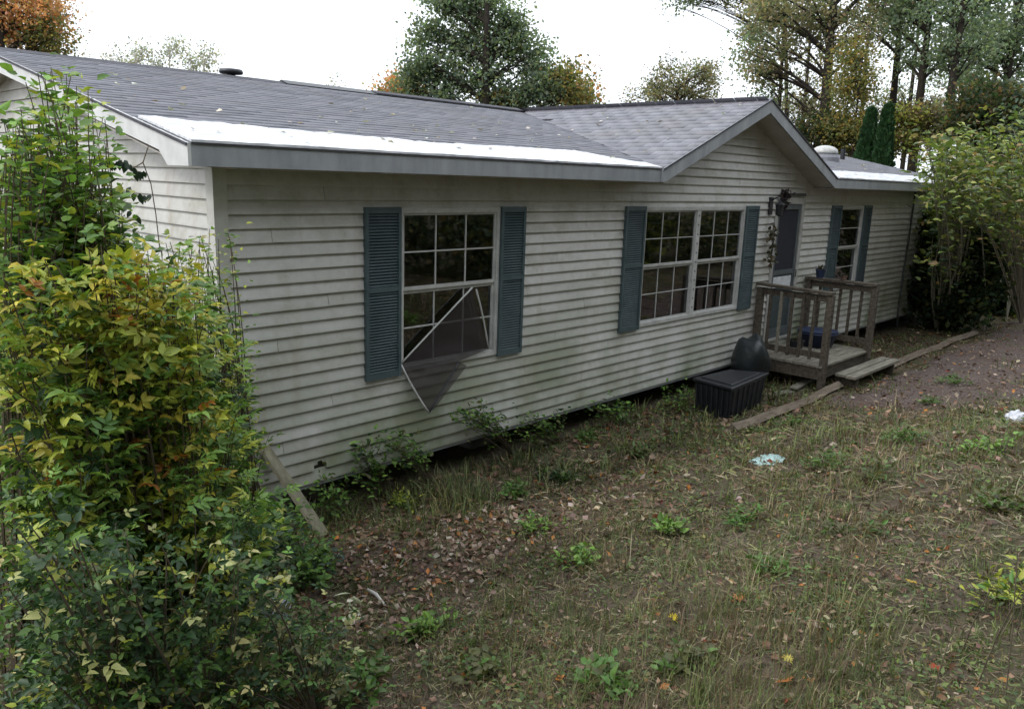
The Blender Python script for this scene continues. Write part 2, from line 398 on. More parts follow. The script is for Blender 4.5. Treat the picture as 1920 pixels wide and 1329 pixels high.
# gable end wall on the left, right and back walls
mb = MB(); mb.prism([(.02, 0), (DEP-.02, 0), (DEP-.02, 2.5), (YR, 3.36), (.02, 2.5)], 'x', .02, .12); gw = mb.build('gable_wall', M['sheath'], house)
for kc in range(int(3.36/EX)+1):
    z0 = kc*EX; y0, y1 = .075, DEP-.075
    if z0 > 2.46: y0 = YR-(3.40-z0)/RK; y1 = 2*YR-y0
    if y1-y0 < .1: continue
    m = MB(); z1 = z0+EX
    m.prism([(-.003, z0+.002), (-.027, z0), (-.025, z0+.014), (-.004, z1+.004), (.003, z1+.004)], 'x', y0, y1)
    m.V = [(v[1], v[0], v[2]) for v in m.V]
    m.build('siding_panel', M['siding'], gw)
mb = MB(); mb.box(.12, LEN-.02, DEP-.12, DEP, 0, 2.5); mb.build('rear_wall', M['siding'], house)
mb = MB(); mb.prism([(0, 0), (DEP, 0), (DEP, 2.5), (YR, 3.36), (0, 2.5)], 'x', LEN-.01, LEN+.03); mb.build('end_wall', M['siding'], house)
for (x, s) in ((0, -1), (LEN, 1)):
    mb = MB(); mb.box(min(x-s*.075, x+s*.026), max(x-s*.075, x+s*.026), -.026, .0, -.012, 2.45)
    if s < 0: mb.box(-.026, -.003, .0, .08, -.012, 2.45)
    mb.build('corner_trim', M['siding'], house)
mb = MB(); mb.box(.03, LEN-.03, -.012, .015, -.035, -.003); mb.build('starter_strip', M['fascia'], wall)
# floor frame, piers and rooms
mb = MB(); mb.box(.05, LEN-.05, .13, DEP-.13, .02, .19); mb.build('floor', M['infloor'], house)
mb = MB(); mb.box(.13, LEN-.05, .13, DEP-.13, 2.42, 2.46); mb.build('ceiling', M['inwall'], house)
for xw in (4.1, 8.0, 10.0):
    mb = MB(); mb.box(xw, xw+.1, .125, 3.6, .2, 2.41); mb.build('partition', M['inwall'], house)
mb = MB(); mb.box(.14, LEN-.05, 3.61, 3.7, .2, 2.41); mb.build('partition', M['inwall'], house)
for i in range(8):
    for yy in (.55, 3.8):
        mb = MB(); x = .8+i*2.2
        for q in range(2): mb.box(x-.2+.01*q, x+.2+.01*q, yy-.2, yy+.2, -.42+q*.205, -.42+q*.205+.2)
        mb.box(x-.16, x+.16, yy-.16, yy+.16, -.012, .018); mb.build('pier', M['concrete'], house)
# ---------------- roof
mb = MB()
xl, xr = GXC-(GZR-ZE)/GK, GXC+(GZR-ZE)/GK
for (a, b_, y0) in ((-.3, xl, YE), (xl, xr, .125), (xr, LEN+.3, YE)):        # the cross gable leaves the eave open
    z0 = ZE+RK*(y0-YE)
    mb.prism([(y0, z0-.02), (YR, ZR-.02), (8.3, ZE-.02), (8.3, ZE-.06), (YR, ZR-.06), (y0, z0-.06)], 'x', a, b_)
roof = mb.build('roof', M['ridge'], house)
mb = MB()
mb.prism([(xl, ZE-.015), (GXC, GZR-.015), (xr, ZE-.015), (xr, ZE-.055), (GXC, GZR-.055), (xl, ZE-.055)], 'y', YE+.004, YR)
groof = mb.build('gable_roof', M['ridge'], house)
def shingles(name, parent, origin, su, sn, umax, nrow, xr_of_row, rng, tw=.305, expo=.142):
    """rows of tabs on a plane: origin + s*along + t*upslope"""
    V = []; F = []; Cc = []
    su = np.array(su, float); up = np.array(sn, float); nrm = np.cross(su, up); nrm /= np.linalg.norm(nrm)
    if nrm[2] < 0: nrm = -nrm
    for r in range(nrow):
        for ((a, b_), (a1, b1)) in zip(xr_of_row(r*expo), xr_of_row((r+1)*expo+.05)):
            if b_-a < .04: continue
            x = a-((r % 2)*.5+.0)*tw+ (0 if r % 2 else 0)
            sag = .004*math.sin(r*1.7)
            while x < b_:
                c0, c1 = max(x, a), min(x+tw-.006, b_); x += tw
                if c1-c0 < .02: continue
                j = rng.uniform(-.004, .004); lift = rng.uniform(.007, .013)
                t0, t1 = r*expo+j, (r+1)*expo+.05
                b0 = len(V); e1 = b1 if c1 >= b_-1e-6 else min(c1, max(b1, c0)); e0 = a1 if c0 <= a+1e-6 else max(c0, min(a1, c1)); P = [origin+su*s+up*t+nrm*hh for (s, t, hh) in ((c0, t0, .001), (c1, t0, .001), (c1, t0, lift), (c0, t0, lift), (e1, t1, .0025), (e0, t1, .0025))]
                V += P; F += [(b0, b0+1, b0+2), (b0, b0+2, b0+3), (b0+3, b0+2, b0+4), (b0+3, b0+4, b0+5), (b0+1, b0+4, b0+2), (b0, b0+3, b0+5)]
                v = rng.uniform(.78, 1.12); w = rng.uniform(-.03, .03); Cc += [(v+w, v, v-w*.6)]*6
    return obj(name, V, np.array(F), M['roof'], parent, np.array(Cc), kind='stuff')
sr = np.random.default_rng(3)
cs = math.hypot(1, RK); slope_len = (YR-YE)*cs
def main_rows(t):
    y = YE+t/cs; zz = ZE+RK*(y-YE); dxv = max(0, (GZR-zz)/GK)
    return [(-.31, GXC-dxv), (GXC+dxv, LEN+.31)] if dxv > 0 else [(-.31, LEN+.31)]
O3 = np.array([0, YE-.012, ZE-.012])
shingles('shingles', roof, O3, (1, 0, 0), (0, 1/cs, RK/cs), 0, int(slope_len/.142)+1, main_rows, sr)
cg = math.hypot(1, GK); gl_ = (GXC-xl)*cg
def valley_rows(t):
    x = xl+t/cg; zz = ZE+GK*(x-xl); yv = YE+(zz-ZE)/RK
    return [(0, max(.05, min(YR, yv)-YE+.01))]
shingles('shingles', groof, np.array([xl, YE-.01, ZE-.006]), (0, 1, 0), (1/cg, 0, GK/cg), 0, int(gl_/.142)+1, valley_rows, sr)
shingles('shingles', groof, np.array([xr, YE-.01, ZE-.006]), (0, 1, 0), (-1/cg, 0, GK/cg), 0, int(gl_/.142)+1, valley_rows, sr)
mb = MB(); mb.prism([(YR-.0, ZR-.004), (8.3, ZE-.004), (8.3, ZE-.016), (YR, ZR-.016)], 'x', -.3, LEN+.3); mb.build('rear_slope', M['ridge'], roof)
# ridge caps: one folded tab after another, and the raised vent strip along the middle
for i in range(58):
    x0 = -.3+i*.305; z = ZR+.004+random.uniform(0, .003)
    if 4.0 < x0 < 8.6: z += .03
    mb = MB(); mb.prism([(YR-.13, z-.13*RK-.006), (YR, z+.008), (YR+.13, z-.13*RK-.006), (YR+.13, z-.13*RK-.016), (YR, z-.004), (YR-.13, z-.13*RK-.016)], 'x', x0, x0+.30)
    mb.build('ridge_cap', M['ridge'], roof)
mb = MB(); mb.prism([(YR-.15, ZR-.02), (YR, ZR+.034), (YR+.15, ZR-.02)], 'x', 2.9, 8.8); mb.build('ridge_vent', M['dark'], roof)
for i in range(14):
    y0 = YE+i*.305; z = GZR+.006
    mb = MB(); mb.prism([(GXC-.12, z-.12*GK-.006), (GXC, z+.006), (GXC+.12, z-.12*GK-.006), (GXC+.12, z-.12*GK-.014), (GXC, z-.004), (GXC-.12, z-.12*GK-.014)], 'y', y0, y0+.30)
    mb.build('ridge_cap', M['cap'], groof)
# white membrane strips left bare along the eaves
def rz(y): return ZE+RK*(y-YE)
def strip(x0, x1, t0, t1, drop=.0):
    n = 14; V = []; F = []
    for i in range(n+1):
        x = x0+(x1-x0)*i/n; yt = t0+(t1-t0)*i/n+random.uniform(-.035, .02)
        for y in (YE-.03, YE+.2, yt):
            V.append((x, y, rz(y)+.018+random.uniform(0, .004))) ; V.append((x, y, rz(y)+.004))
    for i in range(n):
        a, b_ = i*6, (i+1)*6
        for q in (0, 2): F += [(a+q, b_+q, b_+q+2, a+q+2), (a+q+1, a+q+3, b_+q+3, b_+q+1)]
        F += [(a, a+1, b_+1, b_), (a+4, b_+4, b_+5, a+5)]
    F += [(0, 2, 3, 1), (2, 4, 5, 3), (n*6, n*6+1, n*6+3, n*6+2), (n*6+2, n*6+3, n*6+5, n*6+4)]
    obj('eave_membrane', V, F, M['sheet'], roof)
strip(-.30, .60, .47, .36); strip(.606, 1.9, .35, .25); strip(1.906, 3.2, .22, .29); strip(3.206, 4.25, .30, .36); strip(4.256, 4.93, .34, -.20)
strip(9.75, 11.3, .05, .33); strip(11.306, 13.5, .30, .36); strip(13.506, LEN+.3, .36, .3)
# fascia, soffit, rakes
mb = MB(); mb.box(-.30, xl, YE-.02, YE, 2.452, 2.597); mb.build('fascia', M['fascia'], house)
mb = MB(); mb.box(xr, LEN+.3, YE-.02, YE, 2.452, 2.597); mb.build('fascia', M['fascia'], house)
for (a, b_) in ((-.30, xl+.02), (xr-.02, LEN+.3)):
    mb = MB(); mb.box(a, b_, YE-.028, YE-.021, 2.586, 2.600); mb.build('drip_edge', M['ridge'], roof)
for (a, b_) in ((0., xl+.06), (xr-.06, LEN+.3)):
    mb = MB(); mb.box(a, b_, YE, .02, 2.44, 2.452); mb.build('soffit', M['soffit'], house)
for s in (1, -1):                                    # left end rakes
    y = lambda t: YE-.02+t if s > 0 else 8.32-t
    mb = MB(); mb.prism([(y(0), 2.452), (y(0), 2.592), (YR, ZR-.006), (YR, ZR-.16), (y(.42), 2.55-.00), (y(.30), 2.452)], 'x', -.322, -.300); mb.build('rake_board', M['trim'], house)
    mb = MB(); mb.prism([(y(.3), 2.50), (YR, ZR-.155), (YR, ZR-.165), (y(.3), 2.49)], 'x', -.299, .0); mb.build('rake_soffit', M['soffit'], house)
    mb = MB(); mb.prism([(y(0), 2.592), (YR, ZR-.004), (YR, ZR-.022), (y(0), 2.574)], 'x', -.334, -.323); mb.build('drip_edge', M['ridge'], roof)
mb = MB(); mb.box(-.299, -.0, YE, -.02, 2.452, 2.46); mb.box(-.299, 0, -.02, .02, 2.452, 2.53); mb.build('eave_return', M['soffit'], house)
for s in (-1, 1):                                    # cross gable rakes
    e = GXC+s*(GXC-xl+.04)
    mb = MB(); mb.prism([(GXC, GZR+.002), (e, ZE-.014), (e, ZE-.145), (e-s*.06, ZE-.145), (GXC, GZR-.155)], 'y', YE-.046, YE-.022); mb.build('rake_board', M['fascia'], house)
    mb = MB(); mb.prism([(GXC, GZR-.15), (e-s*.05, ZE-.145), (e-s*.05, ZE-.155), (GXC, GZR-.16)], 'y', YE-.02, .02); mb.build('rake_soffit', M['soffit'], house)
    mb = MB(); mb.prism([(GXC, GZR+.012), (e, ZE-.004), (e, ZE-.022), (GXC, GZR-.006)], 'y', YE-.058, YE-.047); mb.build('drip_edge', M['ridge'], groof)
# plumbing vents and the domed skylight on the roof
def lathe(prof, c, n=16):
    V = []; F = []
    for (r, z) in prof: V += [(c[0]+r*math.cos(2*math.pi*k/n), c[1]+r*math.sin(2*math.pi*k/n), c[2]+z) for k in range(n)]
    for i in range(len(prof)-1): F += [(i*n+k, i*n+(k+1) % n, (i+1)*n+(k+1) % n, (i+1)*n+k) for k in range(n)]
    return V, F+[tuple(range(n))[::-1], tuple(range((len(prof)-1)*n, len(prof)*n))]
V, F = lathe([(.05, -.15), (.05, .03), (.13, .035), (.142, .055), (.13, .085), (.05, .095)], (2.32, 4.15, ZR+.01)); obj('roof_vent', V, F, M['dark'], roof, smooth=True)
V, F = lathe([(.05, -.1), (.05, .22)], (15.55, 2.0, rz(2.0)), 10); obj('vent_pipe', V, F, M['dark'], roof)
sx, sy = 14.0, 1.75; z = rz(sy)
V, F = lathe([(.30, -.08), (.29, .03), (.24, .10), (.24, .11)], (sx, sy, z), 20); obj('skylight_curb', V, F, flat('grey_curb', (.16, .16, .18)), roof, smooth=False)
V, F = lathe([(.25, .105), (.26, .13), (.24, .19), (.17, .24), (.08, .265), (.02, .27)], (sx, sy, z), 20); obj('skylight_dome', V, F, flat('white_dome', (.42, .42, .40), .35), roof, smooth=True)
# ---------------- windows
def window(r, cols, mull=False, muntv=True):
    mw_ = .0045 if mull else .006
    x0, x1, z0, z1 = r; w = .016
    mb = MB(); mb.box(x0-.022, x0+w, -.034, .03, z0-.03, z1+.028); mb.box(x1-w, x1+.022, -.034, .03, z0-.03, z1+.028)
    mb.box(x0+w, x1-w, -.032, .03, z1-w, z1+.026); mb.box(x0+w, x1-w, -.040, .03, z0-.03, z0+w-.005)
    units = [(x0+w, x1-w)]
    if mull:
        c = (x0+x1)/2; mb.box(c-.045, c+.045, -.030, .03, z0+w-.005, z1-w); units = [(x0+w, c-.045), (c+.045, x1-w)]
    win = mb.build('window', M['frame'], house)
    zm = (z0+z1)/2+.0
    for (a, b_) in units:
        for (q0, q1, yy) in ((zm, z1-w, -.005), (z0+w-.005, zm, .012)):
            m = MB(); e = .018
            m.box(a, a+e, yy-.012, yy+.012, q0, q1); m.box(b_-e, b_, yy-.012, yy+.012, q0, q1)
            m.box(a+e, b_-e, yy-.012, yy+.012, q1-e-(.012 if q0 < zm else 0), q1); m.box(a+e, b_-e, yy-.014, yy+.012, q0, q0+e+(.012 if q0 >= zm else 0)); m.build('sash', M['frame'], win)
            n = cols if muntv else 1
            px = np.linspace(a+e, b_-e, n+1); pz = np.linspace(q0+e, q1-e, 3)
            for i in range(n):
                for j in range(2):
                    g = MB(); g.box(px[i]+.001, px[i+1]-.001, yy+.003, yy+.006, pz[j]+.001, pz[j+1]-.001); g.build('pane', M['glass'], win)
            for i in range(1, n):
                g = MB(); g.box(px[i]-mw_, px[i]+mw_, yy-.006, yy+.0025, q0+e, q1-e); g.build('muntin', M['frame'], win)
            g = MB(); g.box(a+e, b_-e, yy-.0065, yy+.0022, pz[1]-mw_, pz[1]+mw_); g.build('muntin', M['frame'], win)
    return win
window(W1, 3); w2 = window(W2, 3, True); window(W3, 1)
xm = (W2[0]+W2[1])/2
for i in range(11):
    mb = MB(); zz = W2[2]+.1+i*.115; mb.tube([(xm, -.033, zz), (xm, -.029, zz)], .011, 8); mb.build('bracket_screw', M['dark'], w2)
# ---------------- shutters
def shutter(x0, x1, z0, z1, tilt=0., broken=False):
    m = MB(); s = .030; y0, y1 = -.058, -.023
    m.box(x0, x0+s, y0, y1, z0, z1); m.box(x1-s, x1, y0, y1, z0, z1)
    zm = z0+(z1-z0)*.53
    for (a, b_) in ((z0, z0+.05), (zm-.022, zm+.022), (z1-.05, z1)): m.box(x0+s, x1-s, y0+.002, y1, a, b_)
    m.box(x0+s, x1-s, y1-.008, y1-.001, z0+.05, z1-.05)
    p = m.build('shutter', M['shutter'], house)
    g = MB()
    for (a, b_) in ((z0+.05, zm-.022), (zm+.022, z1-.05)):
        n = int((b_-a)/.024)
        for i in range(n):
            z = a+(b_-a)*(i+.5)/n
            g.prism([(y1-.008, z+.010), (y0+.008, z-.010), (y0+.006, z-.005), (y1-.008, z+.0135)], 'x', x0+s, x1-s)
    g.build('louvres', M['shutter'], p, kind='stuff')
ZS0, ZS1 = .761, 2.181
for (a, b_) in ((1.212, 1.572), (2.755, 3.085), (4.719, 5.098), (7.47, 7.82), (10.335, 10.695), (11.68, 12.02)): shutter(a, b_, ZS0, ZS1)
# ---------------- door
dx0, dx1, dz0, dz1 = DR
mb = MB(); mb.box(dx0-.06, dx0+.03, -.034, .05, dz0-.02, dz1+.06); mb.box(dx1-.03, dx1+.06, -.034, .05, dz0-.02, dz1+.06); mb.box(dx0+.03, dx1-.03, -.032, .05, dz1-.03, dz1+.055)
mb.box(dx0+.03, dx1-.03, -.05, .05, dz0-.02, dz0+.012); door = mb.build('door', flat('dingy_trim', (.36, .355, .33), .6), house)
a, b_ = dx0+.035, dx1-.035
mb = MB(); mb.box(a, a+.07, -.02, .012, dz0+.02, dz1-.035); mb.box(b_-.07, b_, -.02, .012, dz0+.02, dz1-.035)
for (q0, q1) in ((dz0+.02, dz0+.16), (1.17, 1.24), (dz1-.11, dz1-.035)): mb.box(a+.07, b_-.07, -.0195, .011, q0, q1)
mb.build('storm_door', flat('teal_grey_metal', (.085, .10, .105), .5), door)
mb = MB(); mb.box(a+.071, b_-.071, -.004, 0., 1.242, dz1-.112); mb.build('screen_panel', flat('navy_screen', (.014, .014, .024), .8), door)
mb = MB(); mb.box(a+.071, b_-.071, -.004, 0., dz0+.162, 1.168); mb.build('lower_panel', flat('teal_reflection', (.045, .062, .065), .5), door)  # solid teal stands in for greenery reflected in the door glass
mb = MB(); mb.box(a, b_, .055, .10, dz0+.02, dz1-.035); mb.build('door_leaf', flat('dark_door', (.022, .022, .034)), door)
mb = MB(); mb.box(a+.08, b_-.09, -.012, -.005, .98, 1.14); mb.build('paper_notice', flat('white_paper', (.62, .64, .66)), door)
mb = MB(); mb.tube([(b_-.04, -.02, 1.12), (b_-.04, -.06, 1.12), (b_-.04, -.06, 1.22), (b_-.04, -.02, 1.22)], .008, 6); mb.build('door_handle', M['dark'], door)
mb = MB(); mb.box(8.55, 9.28, -.045, -.02, dz1+.085, dz1+.125); mb.build('head_board', flat('dark_head', (.055, .055, .05)), door)
# downspout and cable on the far wall
mb = MB(); mb.tube([(14.15, -.05, 2.43), (14.16, -.045, 1.6), (14.13, -.045, 1.0), (14.1, -.05, .1), (14.1, -.07, -.2)], .018, 7); mb.build('downspout', flat('green_grey_pipe', (.045, .055, .05)), house, smooth=True)
# wall lantern beside the door
lan = thing('wall_lantern', 'dark metal wall lantern mounted above left of the front door', 'lantern', (8.18, -.02, 2.18))
mb = MB(); mb.box(8.13, 8.23, -.045, -.022, 2.06, 2.3); mb.build('back_plate', M['dark'], lan)
mb = MB(); mb.tube([(8.18, -.04, 2.26), (8.18, -.12, 2.30), (8.18, -.17, 2.24)], .012, 6); mb.build('arm', M['dark'], lan)
V, F = lathe([(.02, .10), (.075, .06), (.06, .055), (.045, -.08), (.02, -.1)], (8.18, -.17, 2.14), 6); obj('lamp_head', V, F, M['dark'], lan)

# ================================================================== LEAVES
def norm(a): return a/(np.linalg.norm(a, axis=-1, keepdims=True)+1e-9)
LEAF_F = np.array([(0, 4, 1), (1, 4, 5), (1, 5, 2), (2, 5, 3), (0, 1, 6), (1, 7, 6), (1, 2, 7), (2, 3, 7)])
def leaf_tpl(w=.25, fold=.12, droop=.12):
    return np.array([(0, 0, 0), (.34, 0, -.02*droop/.12), (.70, 0, -.35*droop), (1, 0, -droop), (.28, w, fold), (.64, w*.8, fold*.7-.3*droop), (.28, -w, fold), (.64, -w*.8, fold*.7-.3*droop)])
L4_F = np.array([(0, 4, 1), (0, 2, 4), (1, 4, 3), (4, 2, 3)])
def leaf4(w, fold, curl): return np.array([(0, 0, 0), (.45, w, fold), (.5, -w, fold*.8), (1, 0, curl), (.5, 0, -.05)])
DIA_F = np.array([(0, 1, 2), (0, 2, 3)])
DIA = np.array([(0, 0, 0), (.5, .3, .10), (1, 0, -.08), (.5, -.3, .10)])
def place_tpl(tv, tf, P, X, Z, S):
    """copy a template to points P with x axis X and approximate normal Z and size S"""
    X = norm(X); Y = norm(np.cross(Z, X)); Zn = np.cross(X, Y)
    R = np.stack([X, Y, Zn], 1)
    V = np.einsum('vk,nkj->nvj', tv, R)*S[:, None, None]+P[:, None]
    n = len(P); F = tf[None]+(np.arange(n)*len(tv))[:, None, None]
    return V.reshape(-1, 3), F.reshape(-1, 3)
def compound(n_pairs, rng, size=.5, w=.24, spread=1.05):
    """a compound leaf: thin stalk with paired leaflets and an end leaflet, unit length about 1"""
    V = []; F = []; base = 0
    st = np.array([(0, .008, 0), (0, -.008, 0), (.62, 0, -.05), (0, 0, .012)])
    V.append(st); F.append(np.array([(0, 1, 2), (1, 3, 2), (3, 0, 2)])); base = 4
    items = []
    for i in range(n_pairs):
        t = .22+.38*i/max(1, n_pairs-1) if n_pairs > 1 else .42
        for s in (-1, 1): items.append((t, s*spread*rng.uniform(.8, 1.15), size*rng.uniform(.75, 1.05)))
    items.append((.60, rng.uniform(-.15, .15), size*1.1))
    for (t, a, s) in items:
        P = np.array([[t, 0, -.05*t]]); X = np.array([[math.cos(a), math.sin(a), rng.uniform(-.35, .05)]]); Z = np.array([[rng.uniform(-.3, .3), rng.uniform(-.3, .3), 1.]])
        v, f = place_tpl(leaf_tpl(w*rng.uniform(.85, 1.15), rng.uniform(.04, .16), rng.uniform(.05, .3)), LEAF_F, P, X, Z, np.array([s]))
        V.append(v); F.append(f+base); base += len(v)
    return np.concatenate(V), np.concatenate(F)
tr = np.random.default_rng(5)
TPL = {
 'ovate': [(leaf_tpl(.27, f, d), LEAF_F) for f, d in ((.06, .1), (.14, .2), (.1, .35))],
 'narrow': [(leaf_tpl(.17, f, d), LEAF_F) for f, d in ((.06, .1), (.12, .25))],
 'pin5': [compound(2, tr, .46, .23) for _ in range(4)],
 'pin7': [compound(3, tr, .42, .20) for _ in range(4)],
 'tri': [compound(1, tr, .56, .27, 1.2) for _ in range(4)],
 'dia': [(DIA, DIA_F), (DIA*np.array([1, 1.25, -1]), DIA_F)],
}
def pal(rng, palette, n, var=.22):
    """palette: list of (weight, rgb)"""
    w = np.array([p[0] for p in palette], float); w /= w.sum(); c = np.array([p[1] for p in palette])
    k = rng.choice(len(c), n, p=w); out = c[k]*(1+rng.uniform(-var, var, (n, 1)))
    return np.clip(out*(1+rng.uniform(-.08, .08, (n, 3))), .003, 1)
def foliage(P, X, Z, S, C, tpls, rng):
    Vs = []; Fs = []; Cs = []; base = 0; k = rng.integers(0, len(tpls), len(P))
    for i, (tv, tf) in enumerate(tpls):
        s = k == i
        if not s.any(): continue
        v, f = place_tpl(tv, tf, P[s], X[s], Z[s], S[s]); Vs.append(v); Fs.append(f+base); base += len(v); Cs.append(np.repeat(C[s], len(tv), 0))
    return np.concatenate(Vs), np.concatenate(Fs), np.concatenate(Cs)
def inpoly(u, v, poly):
    r = False; n = len(poly); j = n-1
    for i in range(n):
        (xi, yi), (xj, yj) = poly[i], poly[j]
        if (yi > v) != (yj > v) and u < (xj-xi)*(v-yi)/(yj-yi)+xi: r = not r
        j = i
    return r
GREEN = (.085, .165, .036); LGREEN = (.175, .30, .060); DGREEN = (.026, .060, .020); YGREEN = (.33, .37, .055); YEL = (.54, .48, .075); PALE = (.42, .40, .18); ORG_ = (.38, .15, .03); RED = (.22, .045, .02); BROWN = (.12, .065, .03); OLIVE = (.085, .088, .03); BLUEG = (.045, .085, .055)
def shrub(name, label, cat, base, targets, rng, kind, size, palette, per=12, stem_r=.007, leafed=.75, parts=0, jitter=.10, group=None, stemmat='twig', var=.25, up=.35, cluster=False, nroots=6, spread=.25):
    """shoots curve from the base to target points, leaves along their outer part"""
    base = np.array(base, float); t = thing(name, label, cat, base, group)
    T = np.array(targets, float)
    roots = base+np.stack([rng.uniform(-spread, spread, nroots), rng.uniform(-spread, spread, nroots), np.zeros(nroots)], 1)
    for r in roots: r[2] = gz(r[0], r[1])-.04
    mb = MB(); P = []; X = []; Z = []
    for q in T:
        r0 = roots[np.argmin(((roots-q)[:, :2]**2).sum(1)+rng.uniform(0, .2, nroots))]
        L = np.linalg.norm(q-r0); mid = r0*.45+q*.55; mid[2] += up*L*rng.uniform(.2, .7); mid[:2] += rng.uniform(-.15, .15, 2)*L*.5
        c = bez(r0, mid, q, 9); rr = stem_r*(.5+.5*min(1.5, L))
        mb.tube(c, np.linspace(rr, rr*.22, 9), 4, False)
        n = max(3, int(per*rng.uniform(.7, 1.3))); ts = 1-leafed*rng.uniform(0, 1, n)**1.2*.85
        pts = (1-ts)[:, None]**2*r0+2*(ts*(1-ts))[:, None]*mid+(ts*ts)[:, None]*q
        tan = norm(2*(1-ts)[:, None]*(mid-r0)+2*ts[:, None]*(q-mid))
        side = norm(np.cross(tan, rng.normal(size=(n, 3)))); side[:, 2] = np.abs(side[:, 2])*.4
        P.append(pts+rng.normal(0, jitter*.5, (n, 3))); X.append(norm(tan*rng.uniform(.2, .8, (n, 1))+side+np.array([0, 0, -.1]))); z = np.zeros((n, 3)); z[:, 2] = 1; Z.append(z+rng.normal(0, .45, (n, 3)))
    mb.build('stems', M[stemmat], t)
    P = np.concatenate(P); X = np.concatenate(X); Z = np.concatenate(Z); n = len(P)
    ok = P[:, 2] > ground(P[:, 0], P[:, 1])+.02; ok &= ~((P[:, 1] > -.06) & (P[:, 0] > -.06) & (P[:, 0] < LEN+.1)); P, X, Z = P[ok], X[ok], Z[ok]; n = len(P)
    S = size*(.45+.95*rng.beta(2, 2.2, n)); C = pal(rng, palette, n, var)
    tp = TPL[kind]
    if parts:
        d = np.linalg.norm(P-CP, axis=1)-S*2+rng.uniform(0, .5, n); order = np.argsort(d); sel = order[:parts]; rest = order[parts:]
        ncol = 7; cols = pal(rng, palette, ncol, var); variants = []
        for i in range(ncol):
            tv, tf = tp[i % len(tp)]; variants.append(rawmesh('leaf', tv, tf, M['leaf'], np.repeat(cols[i:i+1], len(tv), 0)))
        for i in sel:
            k = int(np.argmin(((cols-C[i])**2).sum(1))) if rng.random() < .7 else int(rng.integers(ncol))
            o = link(bpy.data.objects.new('leaf', variants[k])); o.parent = t
            x = norm(X[i]); y = norm(np.cross(Z[i], x)); zz = np.cross(x, y); m4 = Matrix.Identity(4)
            for a in range(3):
                m4[a][0], m4[a][1], m4[a][2], m4[a][3] = x[a]*S[i], y[a]*S[i], zz[a]*S[i], P[i][a]-base[a]
            o.matrix_local = m4
        P, X, Z, S, C = P[rest], X[rest], Z[rest], S[rest], C[rest]
    V, F, Cc = foliage(P, X, Z, S, C, tp, rng)
    obj('foliage', V, F, M['leaf'], t, Cc, kind='stuff')
    return t
def polytargets(poly, n, ylo, yhi, rng, bias=1.0):
    u0, u1 = min(p[0] for p in poly), max(p[0] for p in poly); v0, v1 = min(p[1] for p in poly), max(p[1] for p in poly); out = []
    while len(out) < n:
        u, v = rng.uniform(u0, u1), rng.uniform(v0, v1)
        if not inpoly(u, v, poly): continue
        p = onY(u, v, yhi+(ylo-yhi)*rng.uniform(0, 1)**bias)
        g = gz(p[0], p[1])+.06
        if p[2] < g:
            p = CP+(p-CP)*((CP[2]-g)/(CP[2]-p[2]))
            p[2] = max(p[2], gz(p[0], p[1])+.06)
        out.append(p)
    return out
# ---------------- the overgrown corner at the left
r = np.random.default_rng(101)
def gb(x, y): return (x, y, gz(x, y))
shrub('sapling', 'slender light green sapling rising highest in front of the roof edge', 'sapling', gb(-1.45, -1.25),
      polytargets([(60, 130), (130, 106), (180, 170), (205, 240), (190, 330), (100, 420), (0, 420), (0, 225)], 75, -.85, -1.6, r), r, 'ovate', .062, [(6, LGREEN), (3, GREEN), (2, YGREEN)], per=24, leafed=.5, nroots=3, parts=120)
shrub('shrub', 'mid green leafy shrub against the gable wall below the sapling', 'shrub', gb(-1.35, -.9),
      polytargets([(0, 230), (70, 220), (190, 320), (260, 420), (300, 520), (120, 560), (0, 560)], 230, -.5, -1.6, r), r, 'ovate', .056, [(5, GREEN), (4, LGREEN), (2, DGREEN), (1, YGREEN)], per=26, leafed=.55, parts=150)
shrub('shrub', 'light green bushy shrub filling the upper left below the rake board', 'shrub', gb(-1.6, -1.3),
      polytargets([(0, 250), (50, 235), (120, 270), (205, 330), (245, 430), (150, 470), (0, 470)], 120, -.9, -1.8, r), r, 'ovate', .060, [(6, LGREEN), (4, GREEN), (2, YGREEN), (1, DGREEN)], per=24, leafed=.5, parts=120)
shrub('shrub', 'shrub with yellow and orange turning leaves in the middle of the left thicket', 'shrub', gb(-1.35, -1.75),
      polytargets([(0, 500), (70, 480), (200, 455), (330, 490), (370, 570), (330, 680), (150, 720), (0, 720)], 150, -1.35, -2.2, r), r, 'pin5', .115, [(6, YGREEN), (2.2, YEL), (.7, ORG_), (4, LGREEN), (.1, RED), (2, GREEN)], per=22, leafed=.8, parts=220)
shrub('shrub', 'fine leaved pale green shrub growing beside the near corner of the house', 'shrub', gb(-.35, -.62),
      polytargets([(300, 460), (350, 435), (400, 425), (445, 445), (410, 520), (445, 600), (465, 700), (480, 800), (530, 820), (500, 880), (360, 900), (320, 700), (340, 560)], 170, -.35, -1.05, r), r, 'ovate', .045, [(4, LGREEN), (3, GREEN), (4, YGREEN), (1, PALE)], per=24, leafed=.6, parts=100)
shrub('shrub', 'dense dark green shrub with compound leaves at the centre of the left thicket', 'shrub', gb(-1.15, -1.55),
      polytargets([(0, 600), (200, 620), (380, 560), (440, 640), (455, 800), (490, 880), (530, 980), (440, 1050), (200, 1060), (0, 1040)], 290, -.8, -2.3, r), r, 'pin7', .125, [(4, GREEN), (2, DGREEN), (4, LGREEN), (4, YGREEN), (.4, YEL)], per=19, leafed=.85, parts=250)
